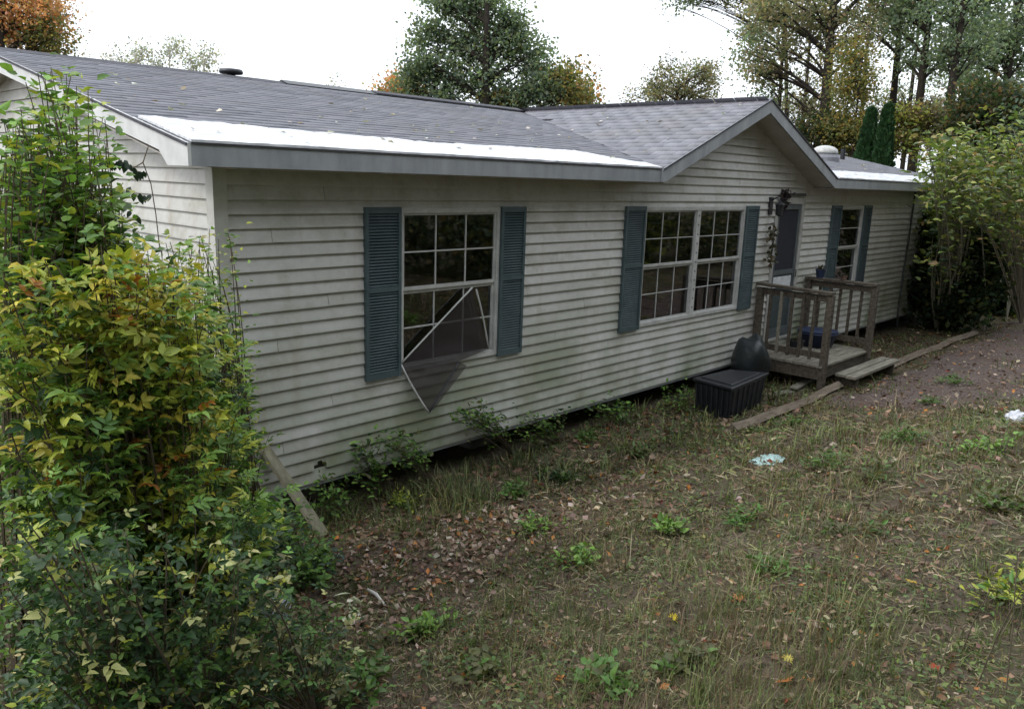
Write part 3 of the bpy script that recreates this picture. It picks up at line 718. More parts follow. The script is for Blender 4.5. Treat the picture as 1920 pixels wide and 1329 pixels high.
shrub('shrub', 'shade-darkened low shrub with pale yellow leaf clusters at the lower left', 'shrub', gb(-1.5, -2.35),  # leaf palette darkened to paint in the shadow low in the thicket
      polytargets([(0, 960), (200, 980), (430, 940), (540, 1000), (560, 1120), (540, 1240), (520, 1329), (0, 1329)], 240, -1.3, -2.75, r), r, 'tri', .066, [(9, DGREEN), (4, GREEN), (1.2, PALE), (1.0, YGREEN), (.6, LGREEN), (1, OLIVE)], per=24, leafed=.75, parts=260)
shrub('shrub', 'low green shrub spreading round the foot of the leaning plank', 'shrub', gb(-.15, -.75),
      polytargets([(430, 930), (520, 920), (600, 990), (640, 1045), (600, 1085), (480, 1110), (420, 1020)], 110, -.5, -1.2, r), r, 'ovate', .05, [(4, GREEN), (2, BLUEG), (2, LGREEN), (1, DGREEN)], per=17, leafed=.7, parts=90)
shrub('shrub', 'brambly weeds with small leaves at the bottom edge left of the lawn', 'shrub', gb(-.95, -2.45),
      polytargets([(400, 1130), (520, 1090), (640, 1130), (690, 1230), (680, 1329), (380, 1329)], 110, -1.6, -2.8, r), r, 'tri', .06, [(4, GREEN), (3, OLIVE), (1, PALE), (2, DGREEN), (1, BROWN)], per=12, leafed=.8, parts=90, up=.6)
# dark vine sprig hanging in front of the gable wall
vine = thing('vine_sprig', 'dark leaved vine sprig dangling in front of the white gable wall', 'vine', onY(235, 300, -.25))
vp = np.array([onY(u, v, -.25) for u, v in ((190, 280), (215, 292), (245, 318), (268, 305), (278, 275))]); mb = MB(); mb.tube(vp, .004, 4)
vp2 = np.array([onY(u, v, -.25) for u, v in ((268, 305), (283, 345), (292, 400), (300, 470))]); mb.tube(vp2, .0035, 4)
mb.build('stem', M['twig'], vine)
pts = np.concatenate([vp[0]+(vp[3]-vp[0])*t+np.array([0, 0, -.04-.02*math.sin(t*9)]) for t in np.linspace(0, 1, 16)]+[onY(u, v, -.25) for u, v in ((245, 350), (250, 362), (240, 385), (262, 362), (270, 366), (245, 395), (256, 402), (282, 365))]).reshape(-1, 3)
n = len(pts); X = np.zeros((n, 3)); X[:, 2] = -1; X += r.normal(0, .35, (n, 3)); Z = np.tile(np.array([-.7, -.7, .1]), (n, 1))+r.normal(0, .3, (n, 3))
tv, tf = TPL['ovate'][0]
lm = rawmesh('leaf', tv, tf, M['leaf'], np.tile(np.array([.018, .036, .022]), (len(tv), 1)))
for i in range(n):
    o = link(bpy.data.objects.new('leaf', lm)); o.parent = vine; x = norm(X[i]); y = norm(np.cross(Z[i], x)); zz = np.cross(x, y); m4 = Matrix.Identity(4); s_ = r.uniform(.05, .08); q = pts[i]-ORG[vine.name]
    for a in range(3): m4[a][0], m4[a][1], m4[a][2], m4[a][3] = x[a]*s_, y[a]*s_, zz[a]*s_, q[a]
    o.matrix_local = m4
# ---------------- weeds at the foot of the wall
wallweeds = [((745, 850), [(690, 830), (760, 790), (800, 850), (745, 880)], 14, 'ovate', .05), ((880, 800), [(830, 780), (900, 745), (930, 790), (870, 820)], 16, 'ovate', .05), ((690, 880), [(650, 830), (700, 820), (720, 890), (670, 920)], 12, 'narrow', .07),
             ((1000, 790), [(950, 770), (1060, 760), (1060, 810), (960, 830)], 14, 'ovate', .05), ((1140, 770), [(1090, 755), (1180, 740), (1190, 780), (1100, 790)], 12, 'narrow', .07), ((620, 930), [(580, 900), (650, 880), (660, 950), (590, 960)], 12, 'ovate', .05), ((1270, 740), [(1235, 725), (1300, 715), (1300, 770), (1240, 775)], 14, 'ovate', .05)]
for (b0, poly, n, kd, sz), where in zip(wallweeds, ('below the loose screen', 'right of the loose screen', 'just right of the hole in the siding', 'midway between the two windows', 'below the double window', 'beside the leaning plank', 'left of the storage box')):
    p = onZ(b0[0], b0[1]+15, -.28); p[1] = min(p[1], -.1)
    shrub('weed_plant', 'green weed at the foot of the siding '+where, 'weed', gb(p[0], p[1]), polytargets(poly, n*2, p[1]-.15, p[1]+.06, r), r, kd, sz, [(4, GREEN), (3, LGREEN), (2, OLIVE), (2, DGREEN)], per=13, nroots=3, spread=.12, stem_r=.004, group='weeds along the foot of the wall')
lawnweeds = [(1010, 1000, .30, LGREEN), (1085, 1065, .26, LGREEN), (800, 1190, .26, LGREEN), (1255, 1000, .18, LGREEN), (1820, 850, .34, LGREEN), (1560, 880, .4, GREEN), (1640, 900, .4, OLIVE), (1390, 985, .2, GREEN), (960, 930, .25, GREEN), (760, 950, .22, YGREEN), (1480, 800, .3, GREEN), (1690, 830, .3, GREEN), (1790, 722, .3, GREEN), (1870, 960, .3, OLIVE), (1880, 1130, .3, YGREEN), (900, 1270, .2, OLIVE), (1130, 1290, .22, GREEN), (690, 1290, .25, GREEN), (1040, 900, .2, DGREEN), (1200, 860, .25, OLIVE), (1100, 830, .25, GREEN), (1740, 760, .2, GREEN), (1290, 1250, .2, OLIVE), (1600, 1010, .25, OLIVE), (1450, 1080, .2, GREEN)]
PLACES = ['above the leaf heap', 'left of the bare middle of the lawn', 'in front of the leaf heap near the bottom', 'right of the brightest clump', 'at the far right edge of the lawn', 'behind the teal bag to its right', 'right of the teal bag in the long grass', 'below the teal bag', 'between the wall and the leaf heap', 'nearest the wall below the broken window', 'between the timber and the teal bag', 'at the edge of the drive', 'alone in the middle of the drive', 'under the right edge midway down', 'by the dry stalks at the right edge', 'low at the bottom left of centre', 'at the bottom edge near the centre', 'beside the left thicket at the bottom', 'in the shade behind the leaf heap', 'in front of the storage box to its left', 'close to the wall left of the storage box', 'at the drive edge nearer the timber', 'left of the yellow leaf near the bottom', 'in the dry patch right of centre', 'left of the golden leaf']
for (u, v, s, c), where in zip(lawnweeds, PLACES):
    p = hit(u, v); th = r.uniform(0, 6.28, 16); rad = s*np.sqrt(r.uniform(.02, 1, 16))*.62*(1+.5*np.sin(2*th+u))
    T = np.stack([p[0]+rad*np.cos(th), p[1]+rad*np.sin(th), np.zeros(16)], 1)
    T[:, 2] = ground(T[:, 0], T[:, 1])+s*r.uniform(.05, .38, 16)
    lab = {LGREEN: 'bright green', GREEN: 'mid green leafy', OLIVE: 'dull olive', YGREEN: 'yellow green', DGREEN: 'dark green'}[c]+' weed clump '+where
    shrub('weed_clump', lab, 'weed', p, T, r, 'narrow' if r.random() < .6 else 'ovate', .056, [(5, c), (2, GREEN), (2, OLIVE)], per=17, nroots=4, spread=s*.25, stem_r=.003, leafed=.95, jitter=.05, group='weed clumps in the lawn')
# tall dry stalks at the right edge
for (u, v, h, w_) in ((1830, 1290, .5, 'second tallest dry weed stalk near the bottom right corner'), (1885, 1310, .62, 'tallest dry weed stalk in the bottom right corner'), (1800, 1230, .4, 'dry weed stalk left of the two tallest stalks'), (1905, 1200, .55, 'dry weed stalk at the right edge above the tallest stalk'), (1745, 1320, .35, 'shortest dry weed stalk near the red leaf')):
    p = hit(u, v); t = thing('dry_stalk', w_, 'stalk', p, 'dry weed stalks at the lower right')
    mb = MB(); a = r.uniform(-.1, .1, 2); mb.tube([p, p+np.array([a[0]*.4, a[1]*.4, h*.5]), p+np.array([a[0], a[1], h])], [.003, .0025, .0012], 4)
    for q in range(5):
        z = h*r.uniform(.45, 1); e = r.uniform(-.09, .09, 2); c0 = p+np.array([a[0]*z/h, a[1]*z/h, z]); mb.tube([c0, c0+np.array([e[0], e[1], .06])], [.0018, .0008], 3)
    mb.build('stem', M['twig'], t)

# ================================================================== GRASS AND LEAF LITTER
g = np.random.default_rng(23)
def scatter(n, rmin, rmax, spread=62):
    az = math.atan2(CM[2][0], CM[2][1])+np.radians(g.uniform(-spread, spread, n)); rr = rmin*(rmax/rmin)**g.uniform(0, 1, n)
    return CP[0]+rr*np.sin(az), CP[1]+rr*np.cos(az), rr
def yard_ok(x, y): return ((y < -.04) | (x < -.1) | (x > LEN+.3)) & (y < 14)
def tufts(ntuft, per, rmin, rmax, hlo, hhi, palette, w0, mask, name, label, rad=.06, lean=.5):
    x, y, rr = scatter(ntuft, rmin, rmax); ok = yard_ok(x, y) & mask(x, y); x, y, rr = x[ok], y[ok], rr[ok]
    n = len(x); tc = pal(g, palette, n, .25); k = np.repeat(np.arange(n), per); m = len(k)
    sc = np.clip(rr[k]/4, .8, 3.0)
    th = g.uniform(0, 6.28, m); q = rad*sc*np.sqrt(g.uniform(0, 1, m)); bx = x[k]+q*np.cos(th); by = y[k]+q*np.sin(th); bz = ground(bx, by)-.006
    h = g.uniform(hlo, hhi, m)*np.clip(.6+.8*vnoise(bx*1.7, by*1.7, 31), .5, 1.4); ln = lean*h*g.uniform(.2, 1.4, m); a2 = th+g.normal(0, .8, m)
    w = w0*np.clip(rr[k]/3.5, .8, 4)*g.uniform(.7, 1.4, m)
    B = np.stack([bx, by, bz], 1); D = np.stack([np.cos(a2), np.sin(a2), np.zeros(m)], 1); Sd = np.stack([-np.sin(a2), np.cos(a2), np.zeros(m)], 1); U = np.array([0, 0, 1.])
    p = [B+Sd*w[:, None], B-Sd*w[:, None], B+D*(ln*.35)[:, None]+U*(h*.6)[:, None]+Sd*(w*.7)[:, None], B+D*(ln*.35)[:, None]+U*(h*.6)[:, None]-Sd*(w*.7)[:, None], B+D*ln[:, None]+U*(h*.92)[:, None]]
    V = np.stack(p, 1).reshape(-1, 3); F = np.array([(0, 1, 3), (0, 3, 2), (2, 3, 4)])[None]+(np.arange(m)*5)[:, None, None]
    C = np.repeat(tc[k]*(1+g.uniform(-.2, .2, (m, 1))), 5, 0)
    o = obj(name, V, F.reshape(-1, 3), M['grass'], None, C, kind='stuff'); tag(o, label, 'grass'); return o
nodrive = lambda x, y: (in_drive(x, y)+.5*(vnoise(x*3, y*3, 91)-.5) < .02) | ((vnoise(x*1.1, y*1.6, 92) > .66) & (g.random(len(x)) < .7)) | (g.random(len(x)) < .05)
dry = [(4, (.21, .160, .100)), (4, (.145, .105, .066)), (1.6, (.33, .27, .18)), (2.5, (.080, .060, .038))]
grn = [(4, (.105, .140, .048)), (3, (.15, .185, .068)), (2, (.065, .095, .034)), (1.5, (.20, .20, .085))]
patch = lambda x, y: vnoise(x*.9, y*.9, 41)*.6+vnoise(x*2.6, y*2.6, 42)*.4
bare = lambda x, y: np.clip(1.15*np.exp(-((x-.85)/1.5)**2-((y+1.35)/.68)**2), 0, 1)*(.55+.45*vnoise(np.asarray(x)*3, np.asarray(y)*3, 95))
tufts(10000, 9, 1.3, 24, .025, .08, dry, .0021, lambda x, y: nodrive(x, y) & (patch(x, y) < .62) & (g.random(len(x)) > bare(x, y)*.9), 'dry_grass', 'short dry brown grass over the yard')
tufts(13000, 10, 1.3, 24, .02, .085, grn, .0019, lambda x, y: nodrive(x, y) & (patch(x, y) > .44) & (g.random(len(x)) > bare(x, y)*.9), 'green_grass', 'patchy short green grass over the yard')
tufts(6500, 11, 1.5, 18, .07, .22, dry+grn+grn, .0015, lambda x, y: nodrive(x, y) & (vnoise(x*.8, y*.8, 51)*.6+vnoise(x*2.4, y*2.4, 52)*.4+.25*np.exp(-((x-5.6)/1.6)**2-((y+3.0)/.8)**2) > .50) & (g.random(len(x)) > bare(x, y)), 'tall_grass', 'longer weedy grass growing in patches over the yard', rad=.07, lean=.75)
tufts(9000, 9, 4.5, 20, .06, .2, grn+[(3, (.05, .075, .03)), (1, (.12, .085, .05))], .0022, lambda x, y: (y > -.95) & (x > .2) & (x < 7.8) & (vnoise(x*2.2, y*2.2, 55) > .36), 'wall_weeds', 'dark weedy growth along the shaded foot of the wall', rad=.06, lean=.9)
def thatch(n, rmin, rmax, palette, name, label, mask):
    x, y, rr = scatter(n, rmin, rmax); ok = yard_ok(x, y) & mask(x, y); x, y, rr = x[ok], y[ok], rr[ok]; m = len(x)
    a = g.uniform(0, 6.28, m); L = g.uniform(.03, .10, m)*np.clip(rr/4, .8, 2.2); w = g.uniform(.0012, .0028, m)*np.clip(rr/3.2, .8, 4); bend = a+g.normal(0, .5, m)
    z0 = ground(x, y)+g.uniform(.0, .022, m); B = np.stack([x, y, z0], 1); D1 = np.stack([np.cos(a), np.sin(a), g.normal(.12, .22, m)], 1); D2 = np.stack([np.cos(bend), np.sin(bend), g.normal(-.1, .25, m)], 1); Sd = np.stack([-np.sin(a), np.cos(a), g.normal(0, .5, m)], 1)*w[:, None]
    M1 = B+D1*(L*.5)[:, None]; E1 = M1+D2*(L*.5)[:, None]
    V = np.stack([B+Sd, B-Sd, M1+Sd*.9, M1-Sd*.9, E1], 1).reshape(-1, 3); F = np.array([(0, 1, 3), (0, 3, 2), (2, 3, 4)])[None]+(np.arange(m)*5)[:, None, None]
    tone = .55+.9*vnoise(x*2.1, y*2.1, 71)*.6+.9*vnoise(x*7, y*7, 72)*.4
    o = obj(name, V, F.reshape(-1, 3), M['grass'], None, np.repeat(pal(g, palette, m, .3)*tone[:, None], 5, 0), kind='stuff'); tag(o, label, 'grass')
def litter(n, rmin, rmax, palette, smin, smax, mask, name, label, lift=.004, cat='leaves', mt='dryleaf'):
    x, y, rr = scatter(n, rmin, rmax); ok = yard_ok(x, y) & mask(x, y); x, y, rr = x[ok], y[ok], rr[ok]; m = len(x)
    P = np.stack([x, y, ground(x, y)+lift+g.uniform(0, .03, m)], 1); th = g.uniform(0, 6.28, m); X = np.stack([np.cos(th), np.sin(th), g.normal(0, .25, m)], 1); Z = np.tile([0, 0, 1.], (m, 1))+g.normal(0, .42, (m, 3))
    S = g.uniform(smin, smax, m)*np.clip(rr/5, .9, 1.8); C = pal(g, palette, m, .3)
    V, F, Cc = foliage(P, X, Z, S, C, [(leaf4(.34, .16, .15), L4_F), (leaf4(.26, .22, .3), L4_F), (leaf4(.42, -.08, -.1), L4_F), (leaf4(.3, .05, .35), L4_F)], g)
    o = obj(name, V, F, M[mt], None, Cc, kind='stuff'); tag(o, label, cat); return o
lit = [(5, (.15, .085, .056)), (4, (.25, .165, .12)), (1.2, (.36, .28, .22)), (3, (.075, .045, .028)), (.7, (.36, .15, .045)), (.5, (.40, .34, .22)), (.3, (.16, .035, .02))]
thatch(150000, 1.3, 22, dry+dry+grn, 'thatch', 'matted dead grass lying over the yard', lambda x, y: nodrive(x, y) & (g.random(len(x)) > bare(x, y)*.8))
gcov = lambda x, y: (vnoise(x*1.5, y*1.5, 81)*.55+vnoise(x*5, y*5, 82)*.45 > .55) & (g.random(len(x)) > bare(x, y)*.8) & nodrive(x, y)
litter(80000, 1.4, 22, [(4, (.095, .14, .042)), (3, (.15, .20, .06)), (2, (.055, .09, .028)), (2, (.18, .17, .062)), (1, (.20, .12, .05))], .014, .04, gcov, 'ground_cover', 'small leaved green ground cover creeping through the grass', .012, 'ground cover', 'leaf')
litter(30000, 5, 24, [(3, (.14, .055, .04)), (3, (.09, .04, .03)), (1, (.20, .10, .07))], .015, .04, lambda x, y: (x > 9.7) & (x < 16) & (y > -1.15), 'mulch', 'reddish brown mulch in the bed right of the porch', .004, 'mulch')
litter(34000, 1.4, 24, lit, .016, .055, lambda x, y: g.random(len(x)) < .25+.75*(vnoise(x*1.3, y*1.3, 61) > .5), 'leaf_litter', 'brown fallen leaves strewn over the yard')
litter(90000, 2.5, 9, [(5, (.15, .09, .065)), (4, (.26, .18, .14)), (2.4, (.40, .32, .28)), (3, (.075, .045, .035)), (.5, (.36, .15, .045))], .022, .062, lambda x, y: g.random(len(x)) < bare(x, y)*.8, 'leaf_heap', 'thick brown leaf litter heaped on the bank near the plank')
litter(16000, 3, 22, lit, .03, .07, lambda x, y: (y > -1.3) & (x > .3) & (g.random(len(x)) < .55), 'wall_litter', 'fallen leaves gathered along the foot of the wall')
litter(26000, 6, 26, lit+[(3, (.24, .18, .15))], .012, .04, lambda x, y: (in_drive(x, y) > -.2) & (g.random(len(x)) < .25+.75*(vnoise(x*1.7, y*1.7, 97) > .48)), 'drive_litter', 'leaf litter blown over the gravel drive')
# loose stones on the drive
x, y, rr = scatter(26000, 6, 26, 50); ok = (in_drive(x, y) > .05) & (y < -1.2); x, y, rr = x[ok], y[ok], rr[ok]; m = len(x)
oct_v = np.array([(1, 0, 0), (0, 1, 0), (-1, 0, 0), (0, -1, 0), (0, 0, .7), (0, 0, -.5)]); oct_f = np.array([(0, 1, 4), (1, 2, 4), (2, 3, 4), (3, 0, 4), (1, 0, 5), (2, 1, 5), (3, 2, 5), (0, 3, 5)])
V, F, Cc = foliage(np.stack([x, y, ground(x, y)+.008], 1), g.normal(size=(m, 3)), g.normal(size=(m, 3)), g.uniform(.008, .026, m), pal(g, [(3, (.14, .115, .10)), (1.5, (.22, .19, .17)), (3, (.08, .064, .055)), (.7, (.30, .26, .23))], m), [(oct_v, oct_f)], g)
o = obj('gravel_stones', V, F, M['dryleaf'], None, Cc, kind='stuff'); tag(o, 'loose small stones on the gravel drive', 'gravel')
# leaves lying on the roof
m = 150; rx = g.uniform(-.2, 16, m); ry = g.uniform(-.2, 3.9, m)*g.uniform(.3, 1, m)
V, F, Cc = foliage(np.stack([rx, ry, np.maximum(ZE+RK*(ry-YE), np.where(np.abs(rx-GXC) < 2.3, GZR-GK*np.abs(rx-GXC), 0))+.022], 1), np.stack([g.normal(size=m), g.normal(size=m), np.zeros(m)], 1), np.tile([0, -.2, 1.], (m, 1))+g.normal(0, .25, (m, 3)), g.uniform(.04, .075, m), pal(g, [(4, (.50, .47, .44)), (1.5, (.26, .20, .14)), (3, (.62, .60, .58))], m), [(leaf_tpl(.36, .18, -.15), LEAF_F)], g)
o = obj('roof_leaves', V, F, M['dryleaf'], None, Cc, kind='stuff'); tag(o, 'pale fallen leaves scattered over the roof shingles', 'leaves')
# the few fallen leaves that stand out singly (lobed)
def lobed():
    pts = []; n = 11
    for i in range(n*2):
        a = -math.pi*.86+2*math.pi*.86*i/(n*2-1); rad = (.5 if i % 2 else .28)*(1+.35*math.cos(a)); pts.append((rad*math.cos(a), rad*math.sin(a), .05*math.sin(3*a)+.03*(i % 2)))
    V = [(0, 0, 0)]+pts+[(-.62, 0, .02)]; F = [(0, i, i+1) for i in range(1, n*2)]+[(0, n*2, n*2+1), (0, n*2+1, 1)]; return np.array(V), np.array(F)
LV, LF = lobed()
for (u, v, s, c, lab) in ((1263, 1168, .075, (.62, .47, .03), 'bright yellow lobed leaf lying in the lawn at the lower centre'), (1710, 1100, .085, (.60, .36, .03), 'golden yellow lobed leaf lying in the lawn at the right'), (1385, 1130, .10, (.46, .20, .07), 'orange brown lobed leaf lying in the lawn left of the golden one'), (1468, 1287, .095, (.50, .17, .05), 'orange red leaf lying near the bottom edge of the lawn'), (1478, 1247, .07, (.52, .45, .10), 'pale yellow lobed leaf just above the orange red leaf'),
                          (1440, 1043, .07, (.55, .48, .40), 'whitish curled leaf lying in the middle of the lawn'), (1228, 1086, .08, (.45, .34, .24), 'tan lobed leaf lying in the lawn at the centre'), (1755, 1262, .08, (.30, .05, .02), 'dark red leaf lying at the lower right of the lawn'), (1530, 1182, .08, (.42, .33, .29), 'pinkish grey curled leaf lying between the orange and golden leaves')):
    p = hit(u, v); me = rawmesh('fallen_leaf', LV*s*.72, LF, M['dryleaf'], np.tile(np.array(c)*.8, (len(LV), 1)))
    o = link(bpy.data.objects.new('fallen_leaf', me)); o.location = p+np.array([0, 0, .03]); o.rotation_euler = (g.normal(0, .25)-.2, g.normal(0, .25)-.2, g.uniform(0, 6.28)); tag(o, lab, 'leaf')

# ================================================================== PORCH AND THINGS IN THE YARD
PX0, PX1, PY, PZ = 7.97, 9.68, -1.08, .09
porch = thing('porch', 'small weathered wooden porch with railings and step at the front door', 'porch', (9.3, -.5, -.3))
for i in range(8):
    y0 = PY-.03+i*.137; mb = MB(); mb.box(PX0-.02, PX1+.02, y0, y0+.129, PZ-.032, PZ+random.uniform(-.002, .003)); mb.build('deck_board', M['deckwood'], porch)
for (a, b_, c, d) in ((PX0, PX1, PY, PY+.04), (PX0, PX1, -.08, -.04)): mb = MB(); mb.box(a, b_, c, d, PZ-.20, PZ-.034); mb.build('joist', M['wood'], porch)
for x in (PX0, PX0+1, PX1-.04): mb = MB(); mb.box(x, x+.04, PY+.042, -.082, PZ-.20, PZ-.034); mb.build('joist', M['wood'], porch)
PW = .088
posts = [(PX0+.05, PY+.0), (PX0+.05, -.09), (PX1-.05, PY+.0), (PX1-.05, -.09)]
for (x, y) in posts:
    front = y < -.5
    mb = MB(); mb.box(x-PW/2, x+PW/2, y-PW/2-.02*front, y+PW/2-.02*front, gz(x, y)-.05, 1.05+random.uniform(-.01, .01)); mb.build('post', M['wood'], porch, bevel=.004)
for x, sag in ((PX0+.05, .02), (PX1-.05, 0)):
    mb = MB(); mb.beam((x, PY-.05, 1.075), (x, -.04, 1.075+sag), .14, .035); mb.build('top_rail', M['wood'], porch)
    mb = MB(); mb.beam((x, PY+.03, 1.0), (x, -.14, 1.0), .036, .085); mb.build('rail', M['wood'], porch)
    mb = MB(); mb.beam((x, PY+.03, .22), (x, -.14, .22), .036, .085); mb.build('rail', M['wood'], porch)
    for i in range(5):
        y = PY+.175+i*.16; off = -.03 if x < 9 else .03
        mb = MB(); mb.box(x+off-.018, x+off+.018, y-.018, y+.018, .15, 1.03); mb.build('baluster', M['wood'] if i != 3 else M['deckwood'], porch)
mb = MB(); mb.box(PX0+.35, PX1+.42, PY-.36, PY-.225, -.095, -.06); mb.build('step_board', M['deckwood'], porch)
mb = MB(); mb.beam((PX0+.37, PY-.14, -.075), (PX1+.39, PY-.15, -.07), .135, .034); mb.build('step_board', M['deckwood'], porch)
for x in (PX0+.5, PX1+.2): mb = MB(); mb.box(x, x+.04, PY-.34, PY-.05, -.32, -.097); mb.build('step_support', M['wood'], porch)
# landscape timbers edging the bed
for (x0, x1, y0, y1, lab) in ((5.4, 8.35, -1.20, -1.22, 'landscape timber edging the bed in front of the black storage box'), (10.2, 15.0, -1.20, -1.26, 'long landscape timber running from the porch to the far bushes')):
    mb = MB(); n = 6; P = [(x0+(x1-x0)*i/n, y0+(y1-y0)*i/n, gz(x0+(x1-x0)*i/n, y0)+.03) for i in range(n+1)]
    V, F = tube(P, .072, 4); tag(obj('landscape_timber', V, F, M['timber'], recenter=True), lab, 'timber')
# black storage box with lid
lc = [np.array(p) for p in ((5.88, -.36), (6.68, -.42), (6.93, -.85), (5.80, -.94))]
ctr = sum(lc)/4; box = thing('storage_box', 'black plastic storage box with flat lid standing by the wall', 'box', (ctr[0], ctr[1], gz(ctr[0], ctr[1])))
g0 = gz(ctr[0], ctr[1])-.02
def frustum(poly, s0, z0, s1, z1):
    m = MB(); n = len(poly); V = [(*(ctr+(p-ctr)*s0), z0) for p in poly]+[(*(ctr+(p-ctr)*s1), z1) for p in poly]
    return m.add(V, [tuple(range(n))[::-1], tuple(range(n, 2*n))]+[(i, (i+1) % n, n+(i+1) % n, n+i) for i in range(n)])
frustum(lc, .84, g0, .94, .075).build('tub', M['dark'], box, bevel=.012)
frustum(lc, 1.0, .076, 1.0, .112).build('lid', M['dark'], box, bevel=.008)
frustum(lc, .80, .1125, .78, .128).build('lid_panel', M['dark'], box, bevel=.006)
for i in range(7):
    t = (i+.5)/7
    for (p, q) in ((lc[3], lc[2]), (lc[0], lc[3])):
        a = ctr+((p+(q-p)*t)-ctr)*.87; b_ = ctr+((p+(q-p)*t)-ctr)*.945
        mb = MB(); mb.beam((a[0], a[1], g0+.02), (b_[0], b_[1], .06), .022, .03, (1, .2, 0)); mb.build('rib', M['dark'], box)
# lumpy black sack between box and porch
def lump(name, c, rad, amp, fr, material, label, cat, seed, flat_=1., n=(26, 16), sharp=1.):
    V = []; F = []; nu, nv = n; rs = np.random.default_rng(seed); ph = rs.uniform(0, 6.28, (7, 3)); dr = rs.normal(size=(7, 3))*fr
    for j in range(nv+1):
        th = math.pi*j/nv
        for i in range(nu):
            a = 2*math.pi*i/nu; d = np.array([math.sin(th)*math.cos(a), math.sin(th)*math.sin(a), math.cos(th)])
            q = sum(math.sin(float(dr[k] @ d)+ph[k][0])*(1 if sharp == 1. else 1) for k in range(7))/7
            if sharp > 1: q = abs(q)*2-.5
            p = d*np.array(rad)*(1+amp*q); V.append((c[0]+p[0], c[1]+p[1], max(c[2]+p[2]*flat_, gz(c[0], c[1])-.02)))
    F = [(j*nu+i, j*nu+(i+1) % nu, (j+1)*nu+(i+1) % nu, (j+1)*nu+i) for j in range(nv) for i in range(nu)]
    o = obj(name, V, F, material, smooth=True, recenter=True); return tag(o, label, cat)
lump('sack', (7.42, -.34, .06), (.24, .27, .46), .30, 3.2, M['bag'], 'bulging black plastic sack leaning between the storage box and porch', 'sack', 4)
def film(name, c, s=.6):
    m, n, b, l = mat(name); t = noise(n, 18, 4, .6); l.new(ramp(n, t.outputs[0], [(.3, tuple(x*.7 for x in c)), (.65, c)]).outputs[0], b.inputs['Base Color']); b.inputs['Roughness'].default_value = .25
    bump(n, b, t.outputs[0], .8, .02); return m
p = hit(1905, 790); lump('plastic_bag', p+np.array([0, 0, .03]), (.10, .09, .085), .30, 5, film('white_film', (.62, .64, .70)), 'crumpled white plastic bag on the drive at the right edge', 'bag', 5, 1, (30, 20), 2)
p = hit(1443, 868); lump('plastic_bag', p+np.array([0, 0, .01]), (.20, .12, .05), .42, 7, film('teal_film', (.36, .52, .50)), 'crumpled pale teal plastic bag lying in the grass', 'bag', 6, 1, (34, 20), 2)
p = hit(520, 1190); lump('plastic_bag', p+np.array([0, 0, .13]), (.08, .08, .12), .45, 7, film('blue_white_film', (.42, .46, .55)), 'bluish white plastic scrap caught in the weeds at the lower left', 'bag', 7, 1, (30, 20), 2)
p = hit(655, 1160); hk = thing('dead_plant', 'pale bleached dead leaves curling at the edge of the left thicket', 'plant', p); rs = np.random.default_rng(12); n = 26
P_ = np.tile(p+np.array([0, 0, .06]), (n, 1))+rs.normal(0, .035, (n, 3)); X_ = rs.normal(size=(n, 3)); X_[:, 2] -= .5; V, F, C = foliage(P_, X_, rs.normal(size=(n, 3)), rs.uniform(.06, .12, n), pal(rs, [(2, (.46, .46, .34)), (1, (.34, .38, .22)), (1, (.55, .53, .42))], n), TPL['narrow'], rs); obj('leaves', V, F, M['dryleaf'], hk, C)
p0, p1 = hit(690, 1118), hit(722, 1140); mb = MB(); mb.tube([p0+np.array([0, 0, .05]), (p0+p1)/2+np.array([0, 0, .055]), p1+np.array([0, 0, .02])], [.010, .012, .007], 7); tag(mb.build('stick', flat('bleached_wood', (.52, .50, .46)), recenter=True, smooth=True), 'short bleached white stick lying by the hollow', 'stick')
# planks
def plank(name, p0, p1, w, t, material, label, up=(0, 0, 1)):
    mb = MB(); mb.beam(p0, p1, w, t, up); o = mb.build(name, material, recenter=True, bevel=.004); return tag(o, label, 'plank')
plank('plank', (.27, -.05, .40), (.60, -.36, -.34), .10, .035, M['plank'], 'mossy plank leaning against the siding near the left corner', (.5, -1, .3))
for (u, v, L, a, lab) in ((1505, 722, .75, .1, 'pale weathered board lying in the dirt below the porch'), (1478, 738, .9, -.25, 'grey weathered board lying beside the storage box under the porch')):
    p = hit(u, v); d = np.array([math.cos(a), math.sin(a), 0])*L/2; p[2] += .025; plank('plank', p-d, p+d, .12, .03, M['deckwood'], lab)
